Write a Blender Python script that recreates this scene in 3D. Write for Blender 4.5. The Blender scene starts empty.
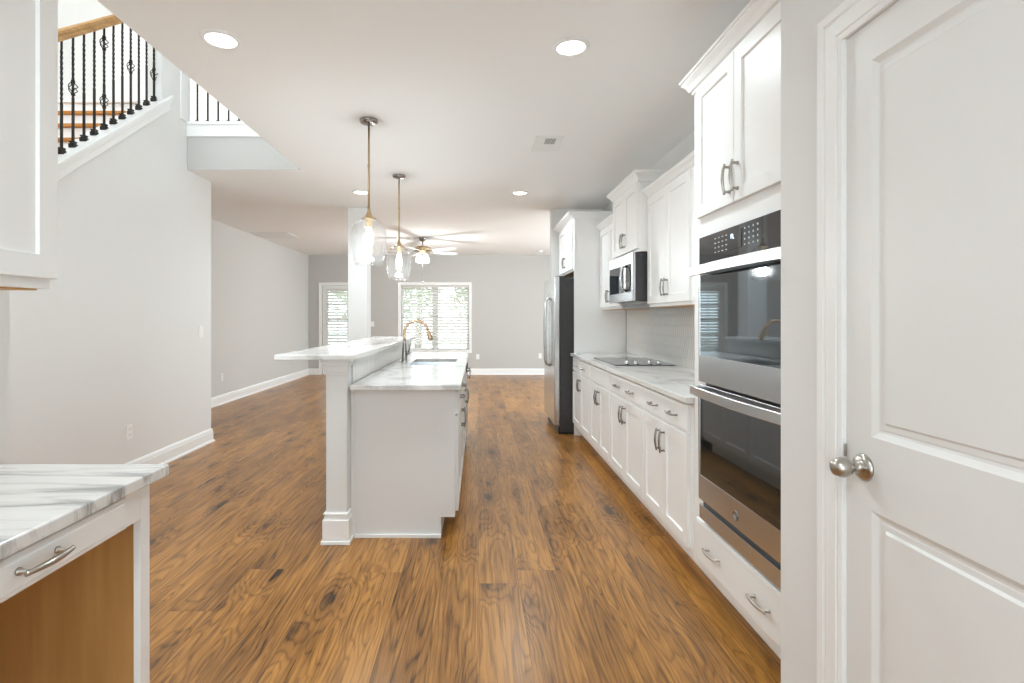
import bpy, bmesh, math, random
from mathutils import Vector

random.seed(7)
SC = bpy.context.scene
COL = SC.collection
PI = math.pi

# ------------------------------------------------------------------ camera
H, F, VX, VY = 1.31, 530.0, 478.0, 317.5
cam_data = bpy.data.cameras.new('camera')
cam = bpy.data.objects.new('camera', cam_data)
COL.objects.link(cam)
cam.location = (0, 0, H)
cam.rotation_euler = (PI / 2, 0, 0)
cam_data.sensor_width = 36.0
cam_data.lens = F / 1024 * 36
cam_data.shift_x = (512 - VX) / 1024
cam_data.shift_y = (VY - 341.5) / 1024
cam_data.clip_start = 0.05
SC.camera = cam

# ------------------------------------------------------------------ world, light, exposure
SC.view_settings.view_transform = 'Standard'
SC.view_settings.look = 'None'
SC.view_settings.gamma = 1.0
SC.view_settings.use_curve_mapping = False
SC.view_settings.exposure = 0.08
world = bpy.data.worlds.new('daylight')
SC.world = world
world.use_nodes = True
bg = world.node_tree.nodes['Background']
bg.inputs[0].default_value = (0.82, 0.94, 1.0, 1)
bg.inputs[1].default_value = 5.4
LAMP_W = 14.0      # one recessed downlight
BULB_W = 15.0       # one pendant bulb
WARM = (0.84, 0.955, 1.0)
SC.cycles.max_bounces = 12
SC.cycles.diffuse_bounces = 8
SC.cycles.transparent_max_bounces = 16
SC.cycles.caustics_reflective = False
SC.cycles.caustics_refractive = False
SC.cycles.sample_clamp_indirect = 6.0


def lamp(name, kind, loc, power, color=WARM, size=0.1, rot=(0, 0, 0), parent=None, spread=None):
    d = bpy.data.lights.new(name, kind)
    d.energy = power
    d.color = color
    if kind == 'AREA':
        d.shape = 'DISK'
        d.size = size
        if spread:
            d.spread = spread
    else:
        d.shadow_soft_size = size
    o = bpy.data.objects.new(name, d)
    COL.objects.link(o)
    o.location = loc
    o.rotation_euler = rot
    return o


CEIL = 2.743
UP = 3.16          # upper floor level
UPC = 5.70         # upper ceiling
# unseen fill lights added upstairs to whiten the hall and stair walls
lamp('hall_fill', 'AREA', (-3.4, 3.0, UPC - .05), 24, (1, .985, .96), .7)
lamp('hall_fill', 'AREA', (-2.9, 6.9, UPC - .6), 20, (1, .985, .96), .5)

# ------------------------------------------------------------------ materials


def mat(name, color, rough=0.5, metal=0.0, spec=0.5, noise=0.0, nscale=20.0, bump=0.0, coat=0.0):
    m = bpy.data.materials.new(name)
    m.use_nodes = True
    nt = m.node_tree
    b = nt.nodes['Principled BSDF']
    b.inputs['Base Color'].default_value = (*color, 1)
    b.inputs['Roughness'].default_value = rough
    b.inputs['Metallic'].default_value = metal
    b.inputs['Specular IOR Level'].default_value = spec
    b.inputs['Coat Weight'].default_value = coat
    b.inputs['Coat Roughness'].default_value = 0.05
    tc = nt.nodes.new('ShaderNodeTexCoord')
    nz = nt.nodes.new('ShaderNodeTexNoise')
    nz.inputs['Scale'].default_value = nscale
    nz.inputs['Detail'].default_value = 3
    nt.links.new(tc.outputs['Object'], nz.inputs['Vector'])
    mx = nt.nodes.new('ShaderNodeMix')
    mx.data_type = 'RGBA'
    mx.inputs[6].default_value = (*[c * (1 - noise) for c in color], 1)
    mx.inputs[7].default_value = (*[min(1, c * (1 + noise)) for c in color], 1)
    nt.links.new(nz.outputs['Fac'], mx.inputs[0])
    nt.links.new(mx.outputs[2], b.inputs['Base Color'])
    if bump:
        bp = nt.nodes.new('ShaderNodeBump')
        bp.inputs['Strength'].default_value = bump
        bp.inputs['Distance'].default_value = 0.002
        nt.links.new(nz.outputs['Fac'], bp.inputs['Height'])
        nt.links.new(bp.outputs['Normal'], b.inputs['Normal'])
    return m


def emis(name, color, strength):
    m = bpy.data.materials.new(name)
    m.use_nodes = True
    b = m.node_tree.nodes['Principled BSDF']
    b.inputs['Base Color'].default_value = (*color, 1)
    b.inputs['Emission Color'].default_value = (*color, 1)
    b.inputs['Emission Strength'].default_value = strength
    return m


def glass(name, tint=(1, 1, 1), fac=0.10, rough=0.0, rim=0.55, haze=0.0):
    """thin clear glass: transmits straight through, reflects a little more at the rim"""
    m = bpy.data.materials.new(name)
    m.use_nodes = True
    nt = m.node_tree
    nt.nodes.remove(nt.nodes['Principled BSDF'])
    out = nt.nodes['Material Output']
    tr = nt.nodes.new('ShaderNodeBsdfTransparent')
    tr.inputs[0].default_value = (*tint, 1)
    gl = nt.nodes.new('ShaderNodeBsdfGlossy')
    gl.inputs['Roughness'].default_value = rough
    lw = nt.nodes.new('ShaderNodeLayerWeight')
    lw.inputs['Blend'].default_value = 0.35
    mul = nt.nodes.new('ShaderNodeMath')
    mul.operation = 'MULTIPLY_ADD'
    mul.inputs[1].default_value = rim
    mul.inputs[2].default_value = fac
    mul.use_clamp = True
    nt.links.new(lw.outputs['Facing'], mul.inputs[0])
    mx = nt.nodes.new('ShaderNodeMixShader')
    nt.links.new(mul.outputs[0], mx.inputs[0])
    nt.links.new(tr.outputs[0], mx.inputs[1])
    nt.links.new(gl.outputs[0], mx.inputs[2])
    last = mx.outputs[0]
    if haze:
        tl = nt.nodes.new('ShaderNodeBsdfTranslucent')
        m2 = nt.nodes.new('ShaderNodeMixShader')
        m2.inputs[0].default_value = haze
        nt.links.new(last, m2.inputs[1]); nt.links.new(tl.outputs[0], m2.inputs[2])
        last = m2.outputs[0]
    nt.links.new(last, out.inputs[0])
    return m


def brushed(name, color, rough=0.27, axis=(1, 1, 60)):
    m = bpy.data.materials.new(name)
    m.use_nodes = True
    nt = m.node_tree
    b = nt.nodes['Principled BSDF']
    b.inputs['Base Color'].default_value = (*color, 1)
    b.inputs['Metallic'].default_value = 1.0
    tc = nt.nodes.new('ShaderNodeTexCoord')
    mp = nt.nodes.new('ShaderNodeMapping')
    mp.inputs['Scale'].default_value = axis
    nz = nt.nodes.new('ShaderNodeTexNoise')
    nz.inputs['Scale'].default_value = 6
    nz.inputs['Detail'].default_value = 4
    nt.links.new(tc.outputs['Object'], mp.inputs[0])
    nt.links.new(mp.outputs[0], nz.inputs['Vector'])
    mr = nt.nodes.new('ShaderNodeMapRange')
    mr.inputs[3].default_value = rough * 0.95
    mr.inputs[4].default_value = rough * 1.06
    nt.links.new(nz.outputs['Fac'], mr.inputs[0])
    nt.links.new(mr.outputs[0], b.inputs['Roughness'])
    return m


def floor_material():
    m = bpy.data.materials.new('oak_laminate')
    m.use_nodes = True
    nt = m.node_tree
    N, L = nt.nodes.new, nt.links.new
    b = nt.nodes['Principled BSDF']

    def math_(op, a, c=None, d=None):
        q = N('ShaderNodeMath'); q.operation = op
        for i, v in enumerate((a, c, d)):
            if v is None:
                continue
            if isinstance(v, (int, float)):
                q.inputs[i].default_value = v
            else:
                L(v, q.inputs[i])
        return q.outputs[0]

    def vec(x, y, z=0.0):
        k = N('ShaderNodeCombineXYZ')
        for i, v in enumerate((x, y, z)):
            if isinstance(v, (int, float)):
                k.inputs[i].default_value = v
            else:
                L(v, k.inputs[i])
        return k.outputs[0]

    def noise(v, detail=3.0, rough=0.5, dist=0.0):
        q = N('ShaderNodeTexNoise'); q.inputs['Scale'].default_value = 1
        q.inputs['Detail'].default_value = detail; q.inputs['Roughness'].default_value = rough
        q.inputs['Distortion'].default_value = dist
        L(v, q.inputs['Vector']); return q.outputs['Fac']

    def remap(v, a0, a1, b0, b1):
        q = N('ShaderNodeMapRange')
        for i, k in enumerate((a0, a1, b0, b1)):
            q.inputs[i + 1].default_value = k
        L(v, q.inputs[0]); return q.outputs[0]
    geo = N('ShaderNodeNewGeometry')
    sep = N('ShaderNodeSeparateXYZ'); L(geo.outputs['Position'], sep.inputs[0])
    X = math_('ADD', sep.outputs['X'], 9.9 - 0.004)
    Y = sep.outputs['Y']
    # planks run along Y, every row with its own random offset
    u = math_('DIVIDE', X, 0.198)
    row = math_('FLOOR', u)
    w1 = N('ShaderNodeTexWhiteNoise'); w1.noise_dimensions = '1D'; L(row, w1.inputs['W'])
    v = math_('ADD', math_('DIVIDE', Y, 1.85), math_('MULTIPLY', w1.outputs['Value'], 13.0))
    col = math_('FLOOR', v)
    w2 = N('ShaderNodeTexWhiteNoise'); w2.noise_dimensions = '2D'; L(vec(row, col), w2.inputs['Vector'])
    rnd = w2.outputs['Value']
    rz = math_('MULTIPLY', rnd, 53.0)
    fu = math_('PINGPONG', u, 0.5)
    fv = math_('PINGPONG', v, 0.5)
    seam = math_('MAXIMUM', remap(fu, 0.0, 0.0075, 1.0, 0.0), remap(fv, 0.0, 0.0007, 1.0, 0.0))

    def at(sx, sy, dx=None):
        x = X if dx is None else dx
        return vec(math_('MULTIPLY', x, sx), math_('MULTIPLY', Y, sy), rz)
    # knots, a few per plank
    kd = noise(at(16, 7), 2)
    vo = N('ShaderNodeTexVoronoi'); vo.inputs['Scale'].default_value = 1.0
    L(vec(math_('ADD', math_('MULTIPLY', X, 5.0), math_('MULTIPLY', kd, .28)), math_('ADD', math_('MULTIPLY', Y, 2.0), math_('MULTIPLY', kd, .22)), rz), vo.inputs['Vector'])
    kdist = vo.outputs['Distance']
    knot = remap(kdist, 0.04, 0.19, 1.0, 0.0)
    halo = remap(kdist, 0.05, 0.52, 1.0, 0.0)
    # growth rings: contour lines of a long noise, bent round the knots
    base = noise(at(6.5, 0.55), 2.0, 0.4)
    phase = math_('ADD', math_('MULTIPLY', base, 18.0), math_('MULTIPLY', halo, 3.2))
    phase = math_('ADD', phase, math_('MULTIPLY', noise(at(26, 1.3), 2), 0.7))
    ring = math_('PINGPONG', phase, 0.5)
    line = remap(ring, 0.0, 0.20, 1.0, 0.0)
    # pores
    pore = noise(at(130, 5.0), 3, 0.6)
    pore2 = noise(at(58, 1.3), 3, 0.6)
    cloud = noise(at(7, 1.7), 3, 0.55)
    t = math_('MULTIPLY', pore, 0.56)
    t = math_('ADD', t, math_('MULTIPLY', pore2, 0.60))
    t = math_('ADD', t, math_('MULTIPLY', cloud, 0.50))
    t = math_('ADD', t, math_('MULTIPLY', ring, 0.16))
    t = math_('ADD', t, math_('MULTIPLY', line, -0.115))
    t = math_('ADD', t, math_('MULTIPLY', math_('SUBTRACT', rnd, 0.75), 0.17))
    t = math_('ADD', t, math_('MULTIPLY', knot, -0.30))
    t = math_('ADD', t, math_('MULTIPLY', halo, -0.15))
    ramp = N('ShaderNodeValToRGB')
    e = ramp.color_ramp.elements
    e[0].position = 0.34; e[0].color = (0.028, 0.016, 0.0084, 1)
    e[1].position = 0.98; e[1].color = (0.470, 0.220, 0.0505, 1)
    for p, c in ((0.49, (0.079, 0.037, 0.0120, 1)), (0.61, (0.170, 0.074, 0.0182, 1)), (0.74, (0.268, 0.117, 0.0260, 1)), (0.86, (0.353, 0.159, 0.0365, 1))):
        k = e.new(p); k.color = c
    L(t, ramp.inputs[0])
    mx = N('ShaderNodeMix'); mx.data_type = 'RGBA'
    mx.inputs[7].default_value = (0.06, 0.032, 0.015, 1)
    L(math_('MULTIPLY', seam, 0.7), mx.inputs[0]); L(ramp.outputs[0], mx.inputs[6])
    L(mx.outputs[2], b.inputs['Base Color'])
    L(remap(pore2, 0.0, 1.0, 0.24, 0.38), b.inputs['Roughness'])
    b.inputs['Specular IOR Level'].default_value = 0.5
    bp = N('ShaderNodeBump'); bp.inputs['Strength'].default_value = 0.10; bp.inputs['Distance'].default_value = 0.002
    L(t, bp.inputs['Height']); L(bp.outputs[0], b.inputs['Normal'])
    return m


def marble(name, sx, sy, amount=0.75, rot=0.0):
    m = bpy.data.materials.new(name)
    m.use_nodes = True
    nt = m.node_tree
    N, L = nt.nodes.new, nt.links.new
    b = nt.nodes['Principled BSDF']
    geo = N('ShaderNodeNewGeometry')
    mp = N('ShaderNodeMapping')
    mp.inputs['Rotation'].default_value = (0, 0, rot)
    mp.inputs['Scale'].default_value = (sx, sy, 6)
    L(geo.outputs['Position'], mp.inputs[0])
    n1 = N('ShaderNodeTexNoise'); n1.inputs['Scale'].default_value = 1; n1.inputs['Detail'].default_value = 7
    n1.inputs['Roughness'].default_value = 0.6; n1.inputs['Distortion'].default_value = 0.6
    L(mp.outputs[0], n1.inputs['Vector'])
    r1 = N('ShaderNodeValToRGB')
    e = r1.color_ramp.elements
    e[0].position = 0.34; e[0].color = (0.30, 0.30, 0.30, 1)
    e[1].position = 0.62; e[1].color = (0.80, 0.79, 0.775, 1)
    k = e.new(0.44); k.color = (0.60, 0.595, 0.585, 1)
    k = e.new(0.50); k.color = (0.74, 0.735, 0.72, 1)
    L(n1.outputs['Fac'], r1.inputs[0])
    mx = N('ShaderNodeMix'); mx.data_type = 'RGBA'
    mx.inputs[0].default_value = amount
    mx.inputs[6].default_value = (0.78, 0.775, 0.76, 1)
    L(r1.outputs[0], mx.inputs[7])
    L(mx.outputs[2], b.inputs['Base Color'])
    b.inputs['Roughness'].default_value = 0.12
    b.inputs['Specular IOR Level'].default_value = 0.55
    return m


def wood(name, dark, light, axis=(3, 40, 40), rough=0.4):
    m = bpy.data.materials.new(name)
    m.use_nodes = True
    nt = m.node_tree
    N, L = nt.nodes.new, nt.links.new
    b = nt.nodes['Principled BSDF']
    geo = N('ShaderNodeNewGeometry')
    mp = N('ShaderNodeMapping'); mp.inputs['Scale'].default_value = axis
    L(geo.outputs['Position'], mp.inputs[0])
    nz = N('ShaderNodeTexNoise'); nz.inputs['Scale'].default_value = 1; nz.inputs['Detail'].default_value = 5
    L(mp.outputs[0], nz.inputs['Vector'])
    rp = N('ShaderNodeValToRGB')
    rp.color_ramp.elements[0].position = 0.3; rp.color_ramp.elements[0].color = (*dark, 1)
    rp.color_ramp.elements[1].position = 0.7; rp.color_ramp.elements[1].color = (*light, 1)
    L(nz.outputs['Fac'], rp.inputs[0]); L(rp.outputs[0], b.inputs['Base Color'])
    b.inputs['Roughness'].default_value = rough
    return m


M_WALL = mat('wall_paint', (0.76, 0.755, 0.745), 0.85, spec=0.25, noise=0.01, bump=0.05, nscale=180)
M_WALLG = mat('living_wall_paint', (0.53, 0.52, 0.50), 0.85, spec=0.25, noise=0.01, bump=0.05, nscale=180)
M_WALLL = mat('wall_paint_dimmed', (0.64, 0.63, 0.61), 0.85, spec=0.25, noise=0.01, bump=0.05, nscale=180)  # wall paint darkened to offset extra daylight from the living room opening
M_WALLUP = mat('upper_wall_paint', (0.86, 0.855, 0.84), 0.85, spec=0.2, noise=0.01)
M_CEIL = mat('ceiling_paint', (0.90, 0.90, 0.895), 0.9, spec=0.2, noise=0.01, bump=0.05, nscale=150)
M_TRIM = mat('trim_paint', (0.86, 0.86, 0.855), 0.35, noise=0.01)
M_CAB = mat('cabinet_paint', (0.90, 0.90, 0.895), 0.38, noise=0.01)
M_ISL = mat('island_paint', (0.72, 0.72, 0.715), 0.40, noise=0.01)
M_DOOR = mat('door_paint', (0.78, 0.775, 0.765), 0.40, noise=0.012, nscale=8)
M_FLOOR = floor_material()
M_QTZ = marble('quartz_worktop', 5.5, 3.2, 0.55, 0.5)
M_QTZD = marble('desk_quartz', 2.6, 22.0, 0.95, -0.36)
M_STEEL = brushed('stainless_steel', (0.63, 0.65, 0.67), 0.26, (60, 1, 60))
M_STEELV = brushed('fridge_steel', (0.60, 0.605, 0.61), 0.24, (1, 60, 1))
M_NICKEL = mat('satin_nickel', (0.50, 0.47, 0.43), 0.28, 1.0, noise=0.03)
M_GUN = mat('dark_nickel', (0.36, 0.345, 0.33), 0.25, 1.0, noise=0.03)
M_NECK = mat('nickel_warm_reflection', (0.62, 0.43, 0.29), 0.32, 1.0, noise=0.04)  # nickel neck; reflection of warm wood put into the colour
M_BRASS = mat('warm_brass', (0.55, 0.42, 0.25), 0.28, 1.0, noise=0.03)
M_BLACKG = mat('black_glass', (0.022, 0.029, 0.037), 0.03, spec=1.0, noise=0.02)  # base lifted towards blue to carry bluish reflections in the colour
M_OVENG = mat('oven_glass', (0.018, 0.017, 0.016), 0.015, spec=1.0, noise=0.02, coat=1.0)
M_DARK = mat('dark_case', (0.045, 0.045, 0.047), 0.45, noise=0.12, nscale=90, bump=0.3)
M_BLACK = mat('black_plastic', (0.012, 0.012, 0.012), 0.5, noise=0.05)
M_IRON = mat('black_iron', (0.016, 0.013, 0.011), 0.42, 0.4, noise=0.1)
M_TILE = mat('glazed_tile', (0.76, 0.745, 0.72), 0.14, noise=0.03, nscale=14)
M_GROUT = mat('grout', (0.20, 0.19, 0.18), 0.9, noise=0.03)
M_RAIL = wood('oak_handrail', (0.33, 0.165, 0.05), (0.50, 0.28, 0.10), (60, 5, 30))
M_TREAD = wood('oak_tread', (0.42, 0.165, 0.025), (0.55, 0.235, 0.045), (5, 40, 60))
M_BIRCH = wood('birch_ply', (0.50, 0.265, 0.085), (0.62, 0.35, 0.125), (26, 26, 2.2), 0.45)
M_BLIND = mat('blind_slat', (0.84, 0.82, 0.79), 0.5, noise=0.01)
_nt = M_BLIND.node_tree                      # thin slats let some daylight through
_tl = _nt.nodes.new('ShaderNodeBsdfTranslucent'); _tl.inputs[0].default_value = (.80, .77, .72, 1)
_mx = _nt.nodes.new('ShaderNodeMixShader'); _mx.inputs[0].default_value = .34
_nt.links.new(_nt.nodes['Principled BSDF'].outputs[0], _mx.inputs[1]); _nt.links.new(_tl.outputs[0], _mx.inputs[2])
_nt.links.new(_mx.outputs[0], _nt.nodes['Material Output'].inputs[0])
M_PLATE = mat('plate_plastic', (0.84, 0.84, 0.83), 0.35, noise=0.01)
M_GLASS = glass('clear_glass', (0.995, 0.995, 0.995), 0.02, rim=.30, haze=.006)
M_PANE = glass('window_glass', (0.95, 0.97, 0.97), 0.06)
M_BULB = emis('bulb_glow', (1.0, 0.86, 0.66), 14.0)
M_LENS = emis('downlight_glow', (1.0, 0.96, 0.90), 6.0)
M_SHADE = emis('fan_shade_glow', (1.0, 0.93, 0.82), 2.6)
M_DIGIT = emis('display_glow', (0.75, 0.88, 1.0), 1.6)
M_MARK = mat('panel_marks', (0.55, 0.58, 0.60), 0.4)
M_LAWN = mat('lawn', (0.46, 0.46, 0.41), 0.9, noise=0.3, nscale=3)
M_LEAF = mat('leaf', (0.40, 0.45, 0.30), 0.8, noise=0.4, nscale=8)
M_BARK = mat('bark', (0.22, 0.17, 0.13), 0.9, noise=0.3, nscale=8)

M_OVENG.node_tree.nodes['Principled BSDF'].inputs['Specular Tint'].default_value = (.74, .88, 1, 1)  # blue tint stands in for bluish window reflections
M_OVENG.node_tree.nodes['Principled BSDF'].inputs['Coat Tint'].default_value = (.85, .94, 1, 1)
# ------------------------------------------------------------------ geometry helpers
WL = {}            # world location of each object


class MB:
    """collects shapes in world space; build() links them as one mesh object"""

    def __init__(s):
        s.v, s.f, s.sm = [], [], []

    def poly(s, pts, smooth=False):
        i = len(s.v)
        s.v += [tuple(p) for p in pts]
        s.f.append(tuple(range(i, i + len(pts))))
        s.sm.append(smooth)

    def mesh(s, vs, fs, smooth=False):
        i = len(s.v)
        s.v += [tuple(p) for p in vs]
        for f in fs:
            s.f.append(tuple(i + k for k in f))
            s.sm.append(smooth)

    def box(s, x0, x1, y0, y1, z0, z1):
        x0, x1 = min(x0, x1), max(x0, x1)
        y0, y1 = min(y0, y1), max(y0, y1)
        z0, z1 = min(z0, z1), max(z0, z1)
        vs = [(x, y, z) for x in (x0, x1) for y in (y0, y1) for z in (z0, z1)]
        s.mesh(vs, [(0, 1, 3, 2), (4, 6, 7, 5), (0, 4, 5, 1), (2, 3, 7, 6), (0, 2, 6, 4), (1, 5, 7, 3)])

    def prism(s, pts2, fn, a, b):
        """closed outline pts2 pushed from a to b; fn(u, v, t) -> xyz"""
        n = len(pts2)
        vs = [fn(u, v, a) for u, v in pts2] + [fn(u, v, b) for u, v in pts2]
        fs = [tuple(range(n - 1, -1, -1)), tuple(range(n, 2 * n))]
        fs += [(i, (i + 1) % n, n + (i + 1) % n, n + i) for i in range(n)]
        s.mesh(vs, fs)

    def tube(s, path, r, n=10, cap=True, flat=1.0):
        """round bar along a list of points; r may be a list"""
        P = [Vector(p) for p in path]
        rs = r if isinstance(r, (list, tuple)) else [r] * len(P)
        rings = []
        ref = None
        for i, p in enumerate(P):
            d = (P[min(i + 1, len(P) - 1)] - P[max(i - 1, 0)]).normalized()
            if ref is None:
                ref = Vector((0, 0, 1)) if abs(d.z) < .9 else Vector((1, 0, 0))
            u = (ref - d * ref.dot(d)).normalized()
            w = d.cross(u)
            ref = u
            rings.append([p + (u * math.cos(2 * PI * k / n) + w * math.sin(2 * PI * k / n) * flat) * rs[i] for k in range(n)])
        vs = [q for R in rings for q in R]
        fs = []
        for i in range(len(P) - 1):
            for k in range(n):
                a, b = i * n + k, i * n + (k + 1) % n
                fs.append((a, b, b + n, a + n))
        s.mesh(vs, fs, True)
        if cap:
            s.poly(list(reversed(rings[0])))
            s.poly(rings[-1])

    def lathe(s, prof, c, axis='Z', n=24, close=True):
        """prof: (radius, height) pairs turned round an axis through c"""
        def at(r, h, t):
            a, b = r * math.cos(t), r * math.sin(t)
            if axis == 'Z':
                return (c[0] + a, c[1] + b, c[2] + h)
            if axis == 'X':
                return (c[0] + h, c[1] + a, c[2] + b)
            return (c[0] + a, c[1] + h, c[2] + b)
        vs = [at(r, h, 2 * PI * k / n) for r, h in prof for k in range(n)]
        fs = []
        for i in range(len(prof) - 1):
            for k in range(n):
                a, b = i * n + k, i * n + (k + 1) % n
                fs.append((a, b, b + n, a + n))
        s.mesh(vs, fs, True)
        if close:
            if prof[0][0] > 1e-5:
                s.poly([at(*prof[0], -2 * PI * k / n) for k in range(n)])
            if prof[-1][0] > 1e-5:
                s.poly([at(*prof[-1], 2 * PI * k / n) for k in range(n)])

    def build(s, name, m, parent=None, bevel=0.0, seg=2, weld=True, solid=0.0):
        lo = [min(p[i] for p in s.v) for i in range(3)]
        hi = [max(p[i] for p in s.v) for i in range(3)]
        c = Vector([(lo[i] + hi[i]) / 2 for i in range(3)])
        if parent is None:
            c.z = lo[2]
        me = bpy.data.meshes.new(name)
        bm = bmesh.new()
        vv = [bm.verts.new(Vector(p) - c) for p in s.v]
        for f, sm in zip(s.f, s.sm):
            try:
                k = bm.faces.new([vv[i] for i in f])
                k.smooth = sm
            except ValueError:
                pass
        if weld:
            bmesh.ops.remove_doubles(bm, verts=bm.verts, dist=1e-5)
        bmesh.ops.recalc_face_normals(bm, faces=bm.faces)
        bm.to_mesh(me)
        bm.free()
        me.materials.append(m)
        o = bpy.data.objects.new(name, me)
        COL.objects.link(o)
        if parent is not None:
            o.parent = parent
            o.location = c - WL[parent.name]
        else:
            o.location = c
        WL[o.name] = c
        if solid:
            md = o.modifiers.new('thickness', 'SOLIDIFY')
            md.thickness = solid
        if bevel:
            md = o.modifiers.new('bevel', 'BEVEL')
            md.width = bevel
            md.segments = seg
            md.limit_method = 'ANGLE'
            md.angle_limit = math.radians(40)
            md.harden_normals = False
        return o


def tag(o, label, cat, group=None, kind=None):
    if label:
        o['label'] = label
    if cat:
        o['category'] = cat
    if group:
        o['group'] = group
    if kind:
        o['kind'] = kind
    return o


def thing(name, label, cat, loc, group=None):
    o = bpy.data.objects.new(name, None)
    o.empty_display_size = 0.1
    COL.objects.link(o)
    o.location = loc
    WL[o.name] = Vector(loc)
    return tag(o, label, cat, group)


def struct(name, mb, m, **k):
    o = mb.build(name, m, **k)
    o['kind'] = 'structure'
    return o


def sub(name, m, parent, fn, **k):
    b = MB()
    fn(b)
    return b.build(name, m, parent, **k)


def bx(name, m, parent, *b, bevel=0.0015):
    q = MB()
    q.box(*b)
    return q.build(name, m, parent, bevel=bevel)


# ------------------------------------------------------------------ room shell
X_B = 1.655        # kitchen wall behind the cabinets
X_P = 0.97         # pantry wall and the short wall past the refrigerator
X_S = -2.82        # stair wall
X_L = -3.887       # long outer wall
X_E = -1.722       # edge of the stair opening
Y_B = 12.15        # back wall
Y_K = 7.0          # end of kitchen
Y_O = 5.15         # end of the stair opening
Y0 = -2.2          # behind the camera

b = MB(); b.box(X_L - .12, 3.4, Y0, Y_B + .15, -0.1, 0)
struct('floor', b, M_FLOOR)

b = MB()
for q in ((X_E, 3.4, Y0, Y_B + .15), (X_L, X_E, Y_O, Y_B + .15), (X_L, X_E, Y0, 1.55)):
    b.box(q[0], q[1], q[2], q[3], CEIL, UP)
struct('ceiling', b, M_CEIL)

b = MB(); b.box(X_L - .12, X_L, Y0, Y_B + .15, 0, CEIL)
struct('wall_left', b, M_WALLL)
b = MB(); b.box(X_L - .12, X_L, Y0, Y_B + .15, CEIL, UPC)
struct('wall_left_upstairs', b, M_WALLUP)

# sloped wall of the staircase; above the cap it stands only past the last baluster
def cap_z(y):
    return 2.34 + .756 * (y - 3.528)

b = MB()
b.prism([(1.3, 0), (5.6, 0), (5.6, CEIL), (Y_O + .04, CEIL), (Y_O + .04, UPC), (4.72, UPC), (4.72, cap_z(4.72) - .03), (1.3, cap_z(1.3) - .03)],
        lambda u, v, t: (t, u, v), X_S - .12, X_S)
struct('wall_stair', b, M_WALL)
b = MB(); b.box(X_L, X_S - .12, 5.48, 5.6, 0, CEIL)
struct('wall_stair_end', b, M_WALL)

b = MB(); b.box(-1.57, -1.45, Y0, 1.64, 0, CEIL)
struct('wall_desk', b, M_WALL)

b = MB(); b.box(X_B, X_B + .12, 1.698, Y_K, 0, CEIL)
struct('wall_kitchen', b, M_WALL)
b = MB(); b.box(X_P, X_B + .12, Y_K, Y_K + .15, 0, CEIL)
struct('wall_end', b, M_WALL)

DY0, DY1, DZ = 0.575, 1.402, 2.045
b = MB()
b.box(X_P, X_P + .12, DY1, 1.60, 0, CEIL)
b.box(X_P, X_P + .12, Y0, DY0, 0, CEIL)
b.box(X_P, X_P + .12, DY0, DY1, DZ, CEIL)
b.box(X_P, X_B + .12, 1.60, 1.698, 0, CEIL)
struct('wall_pantry', b, M_WALL)

b = MB()                                      # unseen room end; window opening made up to limit the fill light
b.box(-1.57, X_P + .12, Y0 - .12, Y0, 0, .35)
b.box(-1.57, X_P + .12, Y0 - .12, Y0, 2.35, CEIL)
b.box(-1.57, -1.0, Y0 - .12, Y0, .35, 2.35)
b.box(.55, X_P + .12, Y0 - .12, Y0, .35, 2.35)
struct('wall_rear', b, M_WALL)

b = MB(); b.box(-1.70, -1.45, 6.92, 7.17, 0, CEIL)
struct('wall_column', b, M_WALL, bevel=.004)

WX0, WX1, WZ0, WZ1 = -1.765, -0.212, 0.565, 2.05
BX0, BX1 = -3.575, -2.66
b = MB()
b.box(X_L, BX0, Y_B, Y_B + .15, 0, CEIL)
b.box(BX0, BX1, Y_B, Y_B + .15, 2.045, CEIL)
b.box(BX1, WX0, Y_B, Y_B + .15, 0, CEIL)
b.box(WX0, WX1, Y_B, Y_B + .15, 0, WZ0)
b.box(WX0, WX1, Y_B, Y_B + .15, WZ1, CEIL)
b.box(WX1, 3.4, Y_B, Y_B + .15, 0, CEIL)
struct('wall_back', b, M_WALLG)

b = MB()                                      # unseen living room side; wide opening made up to admit daylight
b.box(3.28, 3.4, Y_K + .15, 7.6, 0, CEIL)
b.box(3.28, 3.4, 10.9, Y_B, 0, CEIL)
b.box(3.28, 3.4, 7.6, 10.9, 2.45, CEIL)
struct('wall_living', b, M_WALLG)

# upstairs shell seen through the opening
b = MB(); b.box(X_L, 0.5, 7.6, 7.72, UP, UPC); struct('wall_upstairs', b, M_WALLUP)
b = MB(); b.box(0.4, 0.52, Y0, 7.6, UP, UPC); struct('wall_upstairs_hall', b, M_WALLUP)
b = MB(); b.box(X_L, 0.5, Y0, 7.72, UPC, UPC + .1); struct('ceiling_upstairs', b, M_WALLUP)


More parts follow.
